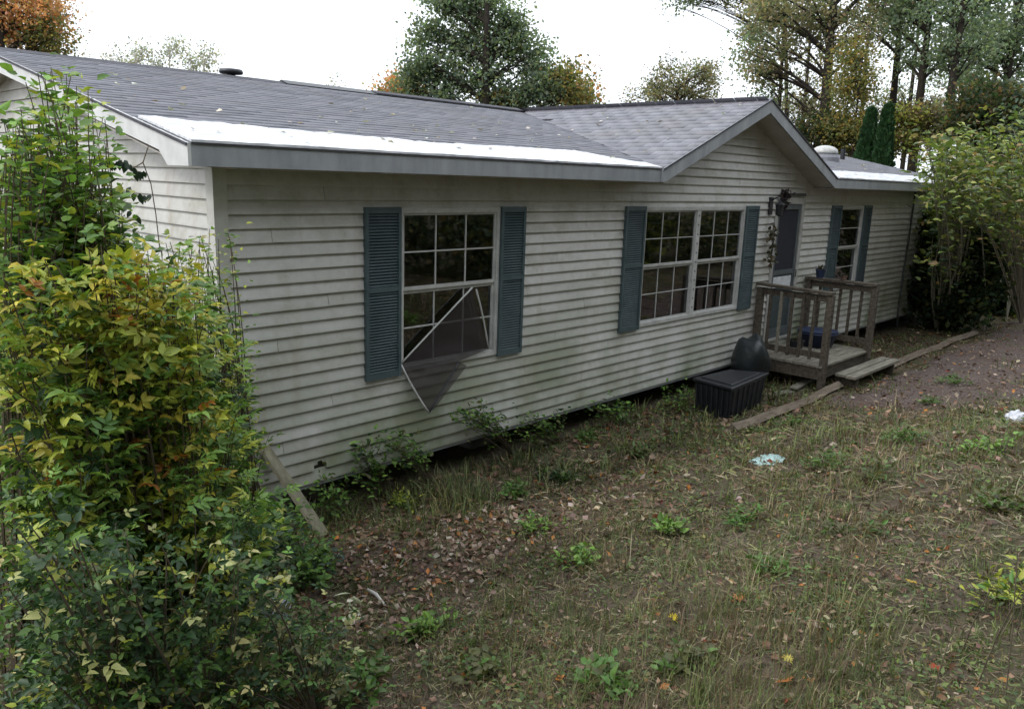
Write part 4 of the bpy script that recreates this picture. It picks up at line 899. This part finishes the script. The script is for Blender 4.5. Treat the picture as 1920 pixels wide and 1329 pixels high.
# loose insect screen hanging from the broken window
scr = thing('window_screen', 'bent insect screen hanging loose out of the near window', 'screen', (1.9, -.06, .4))
A = np.array([1.575, -.045, .86]); B = np.array([2.40, -.045, 1.455]); Cq = np.array([2.63, -.045, .85]); D = np.array([1.79, -.17, .41]); E2 = np.array([2.20, -.10, .80])
for (p, q, sag) in ((A, B, .012), (B+np.array([.05, 0, -.02]), Cq, .02), (A, D, -.018), (D, E2, .02)):
    m_ = (p+q)/2+np.array([sag*.6, -sag*.5, sag]); mb = MB(); mb.tube(bez(p, m_, q, 7), .0085, 6); mb.build('frame_bar', M['frame'] if q is not E2 else M['dark'], scr, smooth=True)
rs = np.random.default_rng(31)
def sheet(name, quad, n, amp, seed):
    V = []; q0, q1, q2, q3 = [np.array(q) for q in quad]
    for i in range(n+1):
        for j in range(n+1):
            a, b_ = i/n, j/n; p = q0*(1-a)*(1-b_)+q1*a*(1-b_)+q2*a*b_+q3*(1-a)*b_; e = min(a, 1-a, b_, 1-b_)*4
            p = p+np.array([0, -amp*min(1, e)*(math.sin(7*a+seed+3*b_)+.6*math.sin(13*b_-5*a+seed)), -.02*min(1, e)*math.sin(3*a+seed)]); V.append(p)
    F = [(i*(n+1)+j, (i+1)*(n+1)+j, (i+1)*(n+1)+j+1, i*(n+1)+j+1) for i in range(n) for j in range(n)]
    obj(name, V, F, M['screen'], scr, smooth=True)
bk = np.array([0, .004, 0])
sheet('mesh', (A+bk, E2+bk, Cq+bk, B+bk), 12, .008, 1.)
sheet('hanging_mesh', (A+bk, D+bk, E2+bk, (A+E2)/2+bk), 12, .012, 2.)
sheet('torn_flap', (D, E2, E2+np.array([.09, -.015, -.05]), D+np.array([.05, -.015, .03])), 8, .012, 4.)
# odds and ends on the porch
tub = thing('blue_tub', 'navy blue plastic tub on the porch deck behind the railing', 'tub', (9.3, -.5, PZ))
V, F = lathe([(.22, .002), (.28, .20), (.30, .20), (.30, .22), (.27, .22), (.21, .03)], (9.3, -.45, PZ+.004), 14); obj('body', V, F, M['blue'], tub, smooth=True)
V, F = lathe([(.29, .223), (.30, .245), (.02, .26)], (9.3, -.45, PZ+.002), 14); obj('lid', V, F, M['blue'], tub)
def pot(name, x, y, z, rr, h, m1, label, leaf=True, seed=0):
    t = thing(name, label, 'plant pot', (x, y, z)); V, F = lathe([(rr*.7, .001), (rr, h*.9), (rr*1.08, h*.9), (rr*1.08, h), (rr*.9, h), (rr*.85, h*.85)], (x, y, z), 12); obj('pot', V, F, m1, t, smooth=False)
    rs = np.random.default_rng(seed); n = 26 if leaf else 10; P = np.tile(np.array([x, y, z+h*.9]), (n, 1))+rs.normal(0, rr*.35, (n, 3))*np.array([1, 1, .3])
    X = rs.normal(size=(n, 3)); X[:, 2] = np.abs(X[:, 2])+.2; Z = rs.normal(0, .5, (n, 3))+np.array([0, 0, 1.])
    V, F, C = foliage(P, X, Z, rs.uniform(.05, .10, n), pal(rs, [(2, (.035, .036, .02)), (2, (.05, .035, .022))], n), TPL['narrow'], rs); obj('leaves', V, F, M['leaf'], t, C); return t
pot('plant_pot', 9.63, -.25, 1.093, .075, .13, M['blue'], 'dark blue flower pot standing on the far porch railing', True, 1)
pot('plant_pot', 8.45, -.5, PZ+.006, .11, .2, M['dark'], 'dark flower pot with withered plant on the porch deck', True, 2)
pot('plant_pot', 9.63, -.62, 1.093, .05, .07, flat('clay', (.16, .10, .075)), 'small clay pot on the far porch railing nearer the step', False, 3)
# withered hanging plant beside the door and a dry wreath over it
hp = thing('hanging_plant', 'withered hanging plant on the siding left of the door', 'plant', (8.2, -.08, 1.35)); rs = np.random.default_rng(8)
mb = MB(); mb.tube([(8.2, -.03, 1.92), (8.2, -.10, 1.95), (8.2, -.12, 1.85), (8.2, -.11, 1.4)], .008, 5); mb.build('hook', M['dark'], hp)
n = 70; P = np.stack([8.2+rs.normal(0, .05, n), -.10+rs.normal(0, .025, n), rs.uniform(1.35, 1.9, n)], 1); X = rs.normal(size=(n, 3)); X[:, 2] -= .8
V, F, C = foliage(P, X, rs.normal(size=(n, 3)), rs.uniform(.05, .10, n), pal(rs, [(2, (.05, .05, .025)), (2, (.08, .065, .035)), (1, BROWN)], n), TPL['ovate'], rs); obj('leaves', V, F, M['leaf'], hp, C)
wr = thing('dry_wreath', 'dark dry wreath hung at the top left of the door', 'wreath', (8.53, -.07, 2.18))
n = 120; a = rs.uniform(0, 6.28, n); P = np.stack([8.53+.09*np.cos(a)+rs.normal(0, .03, n), -.07+rs.normal(0, .02, n), 2.27+.09*np.sin(a)+rs.normal(0, .03, n)], 1)
V, F, C = foliage(P, rs.normal(size=(n, 3)), rs.normal(size=(n, 3)), rs.uniform(.04, .08, n), pal(rs, [(2, (.03, .026, .028)), (1, (.06, .045, .05))], n), TPL['ovate'], rs); obj('leaves', V, F, M['dryleaf'], wr, C)
V, F = tube([(8.53+.09*math.cos(q), -.06, 2.27+.09*math.sin(q)) for q in np.linspace(0, 6.0, 14)], .014, 6); obj('ring', V, F, M['twig'], wr)
# inside: curtains and furniture glimpsed through the glass
def curtain(x0, x1, y, z0, z1, c, label, waves=9):
    n = 48; xs = np.linspace(x0, x1, n); V = []
    for i, x in enumerate(xs):
        yy = y+.03*math.sin(i/n*waves*6.28)+.01*math.sin(i*.9)
        V += [(x, yy, z0), (x, yy, z1)]
    V += [(v[0], v[1]+.004, v[2]) for v in V]; m2 = 2*n
    F = [(2*i, 2*i+2, 2*i+3, 2*i+1) for i in range(n-1)]+[(m2+2*i, m2+2*i+1, m2+2*i+3, m2+2*i+2) for i in range(n-1)]
    o = obj('curtain', V, F, flat('cloth_'+label[:8], c, .9), smooth=True, recenter=True); tag(o, label, 'curtain')
curtain(5.17, 5.55, .16, .7, 2.2, (.42, .48, .33), 'pale green curtain at the left of the double window', 5)
curtain(6.45, 7.40, .22, .75, 2.2, (.40, .27, .20), 'brown drape hanging at the right of the double window', 8)
cab = thing('cabinet', 'dark blue cabinet standing behind the double window', 'cabinet', (6.0, 1.4, .2)); mb = MB(); mb.box(5.7, 6.6, 1.1, 1.6, .2, 1.35); mb.build('carcass', M['blue'], cab)
for q in range(2): mb = MB(); mb.box(5.72+q*.45, 6.13+q*.45, 1.075, 1.098, .25, 1.3); mb.build('cabinet_door', M['blue'], cab)
mb = MB(); mb.box(5.83, 6.05, 1.2, 1.4, 1.352, 1.56); tag(mb.build('carton', flat('white_card', (.75, .74, .74)), recenter=True, bevel=.006), 'small white carton on the cabinet inside the double window', 'carton')

# ================================================================== TREES
def tree(name, label, base, blobs, rng, leaf=.16, trunk_r=.2, top=None, limbs=10, mat_='bark', group=None, lean=(0, 0), clus=.33, cat='tree', kind='dia', tall=None):
    """blobs: (centre xyz, radii, clusters, leaves per cluster, palette)"""
    base = np.array(base, float); t = thing(name, label, cat, base, group)
    C = np.array([b[0] for b in blobs], float); topz = tall if tall else C[:, 2].max()
    cx = (C[:, :2]).mean(0); tp = np.array([base[0]*.6+cx[0]*.4+lean[0], base[1]*.6+cx[1]*.4+lean[1], topz])
    mid = (base+tp)/2+np.array([rng.uniform(-.2, .2), rng.uniform(-.2, .2), 0]); c = bez(base-np.array([0, 0, .2]), mid, tp, 14)
    rad = trunk_r*np.linspace(1, .22, 14)**.8; rad[0] *= 1.45; rad[1] *= 1.1
    V, F = tube(c, rad, 10); obj('trunk', V, F, M[mat_], t, smooth=True)
    mb = MB(); P = []; X = []; cc = []
    for (bc, br, ncl, per, palette) in blobs:
        bc = np.array(bc); br = np.array(br)
        d = norm(rng.normal(size=(ncl, 3))); K = bc+d*br*(rng.uniform(.12, 1, (ncl, 1))**.45)
        for i, q in enumerate(K):
            if i % max(1, int(ncl/limbs)) == 0:
                zt = np.clip(q[2]-np.linalg.norm(q[:2]-tp[:2])*.45, base[2]+.35*(topz-base[2]), topz*.97); f = (zt-base[2])/(topz-base[2]); a = c[int(np.clip(f*13, 0, 13))]
                m_ = a*.5+q*.5+np.array([0, 0, .12*np.linalg.norm(q-a)]); cv = bez(a, m_, q, 7); mb.tube(cv, trunk_r*np.linspace(.22, .04, 7), 5, False)
                for _ in range(3):
                    e = q+rng.normal(0, .35, 3)*br*.6; s0 = cv[4]; mb.tube(bez(s0, (s0+e)/2+np.array([0, 0, .1]), e, 4), trunk_r*np.linspace(.10, .02, 4), 4, False)
        k = np.repeat(np.arange(ncl), per); m = len(k); P.append(K[k]+rng.normal(0, clus, (m, 3))*np.array([1, 1, .75])); tone = 1+rng.uniform(-.3, .3, (ncl, 1)); cc.append(pal(rng, palette, m, .2)*tone[k])
    mb.build('branches', M[mat_], t)
    P = np.concatenate(P); cc = np.concatenate(cc); m = len(P); Z = rng.normal(size=(m, 3)); Z[:, 2] = np.abs(Z[:, 2])+.3
    V, F, Cc = foliage(P, rng.normal(size=(m, 3)), Z, leaf*rng.uniform(.6, 1.35, m), cc, TPL[kind], rng); obj('crown', V, F, M['crown'], t, Cc)
    return t
def px(u, v, D, ru, rv, ncl, per, palette, rd=None):
    s = D/CF; return (depth(u, v, D), np.array([ru*s, rd if rd else ru*s, rv*s]), max(3, int(ncl*1.5)), int(per*1.35), palette)
def foot(u, D): p = depth(u, 340, D); return np.array([p[0], p[1], gz(p[0], p[1])])
T_ = np.random.default_rng(77)
CG = [(4, (.16, .21, .155)), (3, (.205, .245, .16)), (2, (.115, .165, .13))]; CY = [(3, (.17, .18, .07)), (2, (.25, .20, .08)), (1, (.32, .21, .07)), (2, (.10, .125, .06))]  # CG is lightened: haze over far trees is put into the colour
CO = [(4, (.58, .28, .14)), (3, (.50, .26, .15)), (2, (.32, .26, .16)), (1, (.60, .38, .20))]; CB = [(3, (.19, .195, .13)), (3, (.255, .22, .15)), (2, (.125, .155, .10)), (1.2, (.31, .24, .165))]  # CO and CB are paled too, in place of haze
D = 26
tree('oak_tree', 'large rounded green oak standing behind the middle of the house', foot(905, D), [px(u, v, D, a, b_, int(.0044*a*b_)+3, 110, pp) for (u, v, a, b_, pp) in ((845, 15, 45, 34, CG), (905, 22, 45, 34, CG), (958, 48, 24, 26, CG), (800, 72, 33, 26, CG), (870, 82, 48, 32, CG), (942, 88, 36, 30, CG), (790, 132, 38, 24, CG), (852, 142, 38, 28, CG), (918, 150, 36, 26, CG), (765, 185, 26, 22, CY+CG), (822, 188, 34, 20, CG), (1012, 112, 32, 34, CG), (1020, 162, 38, 28, CG), (980, 185, 32, 18, CG), (1062, 150, 26, 28, CY), (1085, 182, 26, 20, CY), (935, 192, 38, 15, CY+CG), (762, 150, 14, 16, CG), (980, 70, 14, 12, CG))], T_, .125, .24, clus=.27, limbs=4)
D = 30
tree('maple_tree', 'small orange maple showing at the left of the green oak', foot(742, D), [px(745, 170, D, 22, 28, 8, 110, CO)], T_, .14, .10, limbs=6)
tree('maple_tree', 'golden leaved tree at the right edge of the green oak', foot(1095, 29), [px(1092, 168, 29, 32, 42, 8, 80, CY+CO[:1])], T_, .14, .10, limbs=6)
D = 24
tree('maple_tree', 'orange red maple behind the roof at the upper left corner', foot(20, D), [px(35, 20, D, 75, 70, 26, 150, CO), px(-60, 0, D, 80, 110, 22, 120, CO), px(90, 70, D, 35, 35, 10, 90, CY)], T_, .11, .18)
PL = [(3, (.30, .32, .30)), (2, (.40, .37, .32)), (1, (.24, .27, .27))]  # pale tones stand in for haze and glare on the far trees
for i, (u, vt, w) in enumerate(((215, 95, 16), (262, 80, 14), (325, 70, 22), (388, 85, 13), (628, 150, 8), (295, 100, 12), (240, 105, 12), (360, 105, 12))):
    tree('bare_tree', ['leftmost thin nearly bare tree far behind the left roof', 'third thin nearly bare tree from the left behind the roof', 'tallest of the thin nearly bare trees behind the left roof', 'thin far tree with a few leaves just left of the roof vent', 'tiny distant treetop above the roof ridge', 'thin nearly bare tree just left of the tallest one', 'second thin nearly bare tree from the left behind the roof', 'thin nearly bare tree just right of the tallest one'][i], foot(u, 55), [px(u, vt+25, 55, w, 28, 9, 26, PL)], T_, .17, .09, limbs=9, mat_='paletwig', group='thin trees far behind the left roof', clus=.4)
tree('oak_tree', 'brownish thinning tree between the oak and the gable peak', foot(1262, 42), [px(1265, 150, 42, 50, 45, 16, 85, CB), px(1215, 185, 42, 35, 25, 8, 70, CB), px(1320, 165, 42, 35, 45, 12, 90, CB)], T_, .14, .17)
# the wood on the right
wood = [
 (1545, 30, .30, 'thick trunked forest tree behind the gable with brownish crown', [(1480, 30, 90, 60, 20, 110, CB), (1560, 70, 70, 60, 14, 100, CB), (1450, 120, 50, 40, 9, 90, CB), (1600, -60, 110, 70, 14, 80, CB), (1510, 190, 40, 30, 5, 60, CB)]),
 (1452, 33, .12, 'slim tree just right of the gable peak with green sprays', [(1415, 90, 35, 50, 9, 90, CG), (1460, 10, 45, 40, 8, 80, CB), (1430, 165, 35, 22, 5, 60, CG)]),
 (1662, 32, .21, 'dark straight forest tree second from the thick trunk', [(1650, 20, 70, 50, 12, 90, CB), (1690, 100, 40, 25, 5, 70, CG), (1640, -80, 90, 60, 12, 70, CB)]),
 (1712, 29, .22, 'dark forked forest tree in the middle of the right wood', [(1720, 30, 75, 45, 14, 100, CG), (1745, 110, 50, 22, 7, 80, CG), (1700, -60, 110, 70, 12, 70, CB)]),
 (1762, 27, .21, 'dark forest tree with a bare lower trunk right of the forked one', [(1800, 20, 75, 50, 14, 100, CG), (1790, 100, 60, 25, 9, 90, CG), (1830, -70, 110, 70, 12, 70, CG)]),
 (1865, 30, .22, 'green forest tree reaching the upper right corner', [(1880, 80, 80, 50, 18, 110, CG), (1930, 0, 90, 80, 16, 90, CG), (1860, 150, 70, 30, 10, 100, CG)]),
 (1610, 46, .16, 'distant brownish tree deep in the right wood', [(1600, 150, 60, 45, 8, 70, CB), (1560, 210, 50, 30, 7, 70, CB)]),
 (1800, 48, .16, 'distant green tree deep in the right wood', [(1800, 190, 80, 40, 9, 70, CB), (1890, 180, 70, 45, 10, 80, CG)]),
 (1500, 44, .14, 'distant pale tree left behind the thick forest trunk', [(1490, 200, 60, 30, 9, 80, CB), (1440, 215, 40, 20, 5, 70, CG), (1530, 140, 50, 40, 8, 80, CB)]),
 (1690, 42, .15, 'distant mixed tree showing between the straight and forked trunks', [(1690, 190, 60, 35, 9, 80, CB+CG), (1650, 60, 50, 45, 9, 80, CB), (1740, 205, 50, 25, 6, 80, CG)]),
 (1845, 38, .17, 'dark green tree filling the gap left of the corner tree', [(1830, 60, 60, 45, 14, 100, CG), (1800, 150, 60, 30, 10, 90, CG), (1880, 210, 60, 30, 9, 90, CG+CB)]),
 (1490, 36, .14, 'tree whose leafy branch hangs in at the top right of the sky', [(1285, 5, 34, 14, 5, 70, CG), (1330, -12, 34, 18, 5, 70, CG), (1390, -15, 50, 30, 9, 80, CB), (1415, 40, 26, 22, 4, 60, CG), (1450, -40, 60, 40, 8, 70, CB)]),
]
for (u, D, tr_, lab, bl) in wood:
    tree('forest_tree', lab, foot(u, D), [px(a, b_, D, c, d, int(e*.95), int(f*.9), pp) for (a, b_, c, d, e, f, pp) in bl], T_, .135, tr_, group='trees of the wood on the right', tall=depth(u, -60, D)[2], limbs=9)
tree('young_tree', 'slender yellow green young tree between the dark trunks', foot(1598, 26), [px(1600, 110, 26, 20, 30, 8, 90, CY), px(1598, 170, 26, 26, 40, 12, 100, CY), px(1590, 235, 26, 30, 35, 12, 100, CY)], T_, .10, .06, limbs=8)
def conifer(u, vt, D, w, label):
    b0 = foot(u, D); t = thing('cypress_tree', label, 'tree', b0, 'narrow evergreen trees behind the house'); H = depth(u, vt, D)[2]-b0[2]; n = 9000
    h = T_.uniform(0, 1, n)**.8; a = T_.uniform(0, 6.28, n); rr = w*(1-h**1.6)*(.55+.45*T_.uniform(0, 1, n)**.4)*(1+.18*np.sin(a*5+h*9))+.03
    P = b0+np.stack([rr*np.cos(a), rr*np.sin(a), h*H], 1); X = np.stack([np.cos(a)*.4, np.sin(a)*.4, np.ones(n)], 1)+T_.normal(0, .25, (n, 3)); Z = np.stack([np.cos(a), np.sin(a), np.zeros(n)], 1)+T_.normal(0, .5, (n, 3))
    V, F, C = foliage(P, X, Z, T_.uniform(.10, .22, n), pal(T_, [(3, (.026, .066, .026)), (2, (.038, .088, .034)), (1, (.016, .042, .02))], n), TPL['dia'], T_); obj('crown', V, F, M['leaf'], t, C)
    V, F = tube([b0, b0+np.array([0, 0, H*.9])], [.1, .02], 8); obj('trunk', V, F, M['bark'], t)
conifer(1618, 213, 23.0, .55, 'narrow dark evergreen behind the house, left of the pair'); conifer(1648, 207, 22.6, .46, 'narrow dark evergreen behind the house, right of the pair')
# bushes round the far end of the house
YG = [(3, (.27, .30, .07)), (3, (.18, .23, .06)), (2, (.34, .33, .10)), (1, (.34, .25, .11))]; DK = [(3, (.020, .038, .020)), (3, (.034, .058, .026)), (2, (.060, .078, .034)), (.4, (.13, .13, .05))]; BR = [(2, (.10, .075, .04)), (2, (.06, .065, .03)), (2, (.15, .10, .05))]
def bush(label, u, D, bl, leaf=.12, mt='twig'): tree('bush', label, foot(u, D), [px(a, b_, D, c, d, e, f, pp) for (a, b_, c, d, e, f, pp) in bl], T_, leaf, .035, limbs=14, mat_=mt, cat='bush', clus=.24, group='bushes at the far end of the house')
YD = YG+DK
rb = np.random.default_rng(303)
FB = [(3, (.19, .245, .06)), (3, (.125, .18, .05)), (1.4, (.29, .30, .085)), (.8, (.30, .22, .10)), (2.5, (.07, .105, .038))]
for (nm, bx_, poly_, n_, lo_, hi_) in (('tall loose yellow green bush arching over the far end of the roof', (15.9, -1.0), [(1705, 262), (1745, 240), (1800, 228), (1840, 260), (1835, 360), (1790, 400), (1750, 380), (1742, 310)], 80, -.5, -1.5),
                                       ('loose yellow green bush with arching stems at the right edge behind the drive', (17.6, -1.6), [(1800, 250), (1870, 225), (1920, 250), (1960, 330), (1930, 430), (1840, 440), (1800, 380)], 85, -.9, -2.2),
                                       ('lower green bush with drooping shoots in front of the dark far corner', (15.6, -.8), [(1735, 400), (1800, 400), (1880, 430), (1900, 520), (1800, 560), (1745, 520)], 40, -.5, -1.2)):
    shrub('bush', nm, 'bush', gb(*bx_), polytargets(poly_, n_, lo_, hi_, rb), rb, 'ovate', .125, FB if n_ > 50 else FB+DK+DK, per=26, stem_r=.012, leafed=.6, group='bushes at the far end of the house', stemmat='paletwig', jitter=.34, up=.45, nroots=7, spread=.6)
bush('dark leafy bush close against the far wall corner', 1785, 16.2, [(1775, 455, 26, 46, 18, 110, DK), (1760, 530, 26, 44, 18, 110, DK), (1810, 500, 40, 60, 26, 120, DK), (1790, 570, 40, 26, 14, 110, DK), (1755, 420, 14, 30, 6, 70, YD), (1740, 500, 10, 40, 5, 60, DK)])
bush('big dark bush at the right edge below the yellow green one', 1875, 19.0, [(1870, 440, 46, 50, 22, 120, DK), (1910, 500, 46, 60, 26, 120, DK), (1850, 545, 46, 40, 18, 120, DK), (1935, 420, 50, 60, 20, 110, YD), (1900, 575, 40, 22, 9, 90, YD), (1860, 480, 40, 40, 14, 110, DK)])
bush('brown green bush at the upper right in front of the wood', 1880, 22, [(1860, 220, 70, 60, 30, 130, DK+BR), (1910, 290, 60, 70, 30, 130, BR+DK), (1900, 360, 60, 60, 24, 130, YG+DK)])
bush('undergrowth bush behind the roof left of the evergreens', 1560, 27, [(1540, 250, 50, 40, 18, 100, BR+DK), (1590, 270, 45, 30, 14, 100, YG+BR)])
bush('undergrowth bush behind the roof right of the evergreens', 1720, 26, [(1700, 250, 50, 40, 18, 100, YG+BR), (1750, 230, 45, 45, 14, 100, BR+CB)])
r = np.random.default_rng(404)
for (u, v, s, lab) in ((1700, 600, .5, 'light green weed clump at the foot of the far corner'), (1790, 605, .5, 'yellow green weed clump where the long timber ends')):
    p = hit(u, v); p[1] = min(p[1], -.45); p[2] = gz(p[0], p[1]); th = r.uniform(0, 6.28, 22); T = np.stack([p[0]+s*np.cos(th)*.6, p[1]+s*np.sin(th)*.3, p[2]+r.uniform(.1, .4, 22)], 1)
    shrub('weed_clump', lab, 'weed', p, T, r, 'ovate', .12, [(3, LGREEN), (2, YGREEN), (1, GREEN)], per=10, nroots=4, leafed=.9)
# trees across the yard behind the viewpoint: they show as reflections in the window glass
for i, x in enumerate((-6, 3.6, 6.2, 8.8, 11.6, 14.6, 17.6, 21, 25)):
    y = -7.0-.35*math.sin(i*1.9)-(1.5 if x < 0 else 0); b0 = np.array([x, y, gz(x, y)]); c = [CG+DK, YG+DK, CB+DK, CG+CY+DK][i % 4]
    tree('hedge_bush', ['wide green', 'wide yellow green', 'wide brownish', 'wide mixed green'][i % 4]+' bush across the yard, %s along the edge from the left' % ('first second third fourth fifth sixth seventh eighth ninth'.split()[i]), b0, [((x, y, b0[2]+.9), (1.7, .9, .9), 30, 80, c), ((x+.5, y-.3, b0[2]+2.1), (1.5, .9, .9), 24, 80, c)], T_, .13, .05, limbs=8, mat_='twig', cat='bush', group='bushes across the yard behind the viewpoint', clus=.28)
RF = [(3, (.06, .085, .035)), (2, (.035, .055, .025)), (1, (.22, .10, .035)), (1, (.15, .13, .05))]
for i, (x, y, h, lab) in enumerate(((-12, -10, 12, 'tree across the yard farthest left of the viewpoint'), (-7, -13, 13, 'tree across the yard left of the viewpoint'), (-1.5, -14, 13, 'broad tree across the yard facing the left corner of the house'), (3.5, -13.5, 14, 'tall tree across the yard facing the near window'), (8.5, -14, 13, 'tree across the yard facing the double window'), (13, -13.5, 14, 'tree across the yard facing the porch'), (18, -14, 13, 'tall tree across the yard beyond the drive'), (24, -14, 13, 'farthest tree across the yard beyond the drive'))):
    b0 = np.array([x, y, gz(x, y)])
    tree('yard_tree', lab, b0, [((x, y, h*.36), (2.9, 2.0, 2.4), 40, 46, RF), ((x+.8, y+.5, h*.62), (2.8, 2.2, 2.4), 40, 46, RF), ((x-.6, y, h*.85), (2.4, 2.0, 2.0), 30, 46, RF)], T_, .40, .22, group='trees across the yard behind the viewpoint', clus=.55)
for (x, y, lab) in ((22.5, -.6, 'broad green bush beyond the far end of the drive, nearest the house'), (25, -3.6, 'broad green bush closing the far end of the drive')):
    b0 = np.array([x, y, gz(x, y)])
    tree('bush', lab, b0, [((x, y, b0[2]+1.2), (1.8, 1.8, 1.2), 34, 90, YD), ((x+.6, y-.4, b0[2]+2.8), (1.7, 1.7, 1.2), 28, 90, YD), ((x+.8, y+.4, b0[2]+4.4), (1.5, 1.5, 1.2), 20, 90, CG)], T_, .13, .06, limbs=10, mat_='twig', cat='bush', group='bushes at the far end of the house', clus=.3)
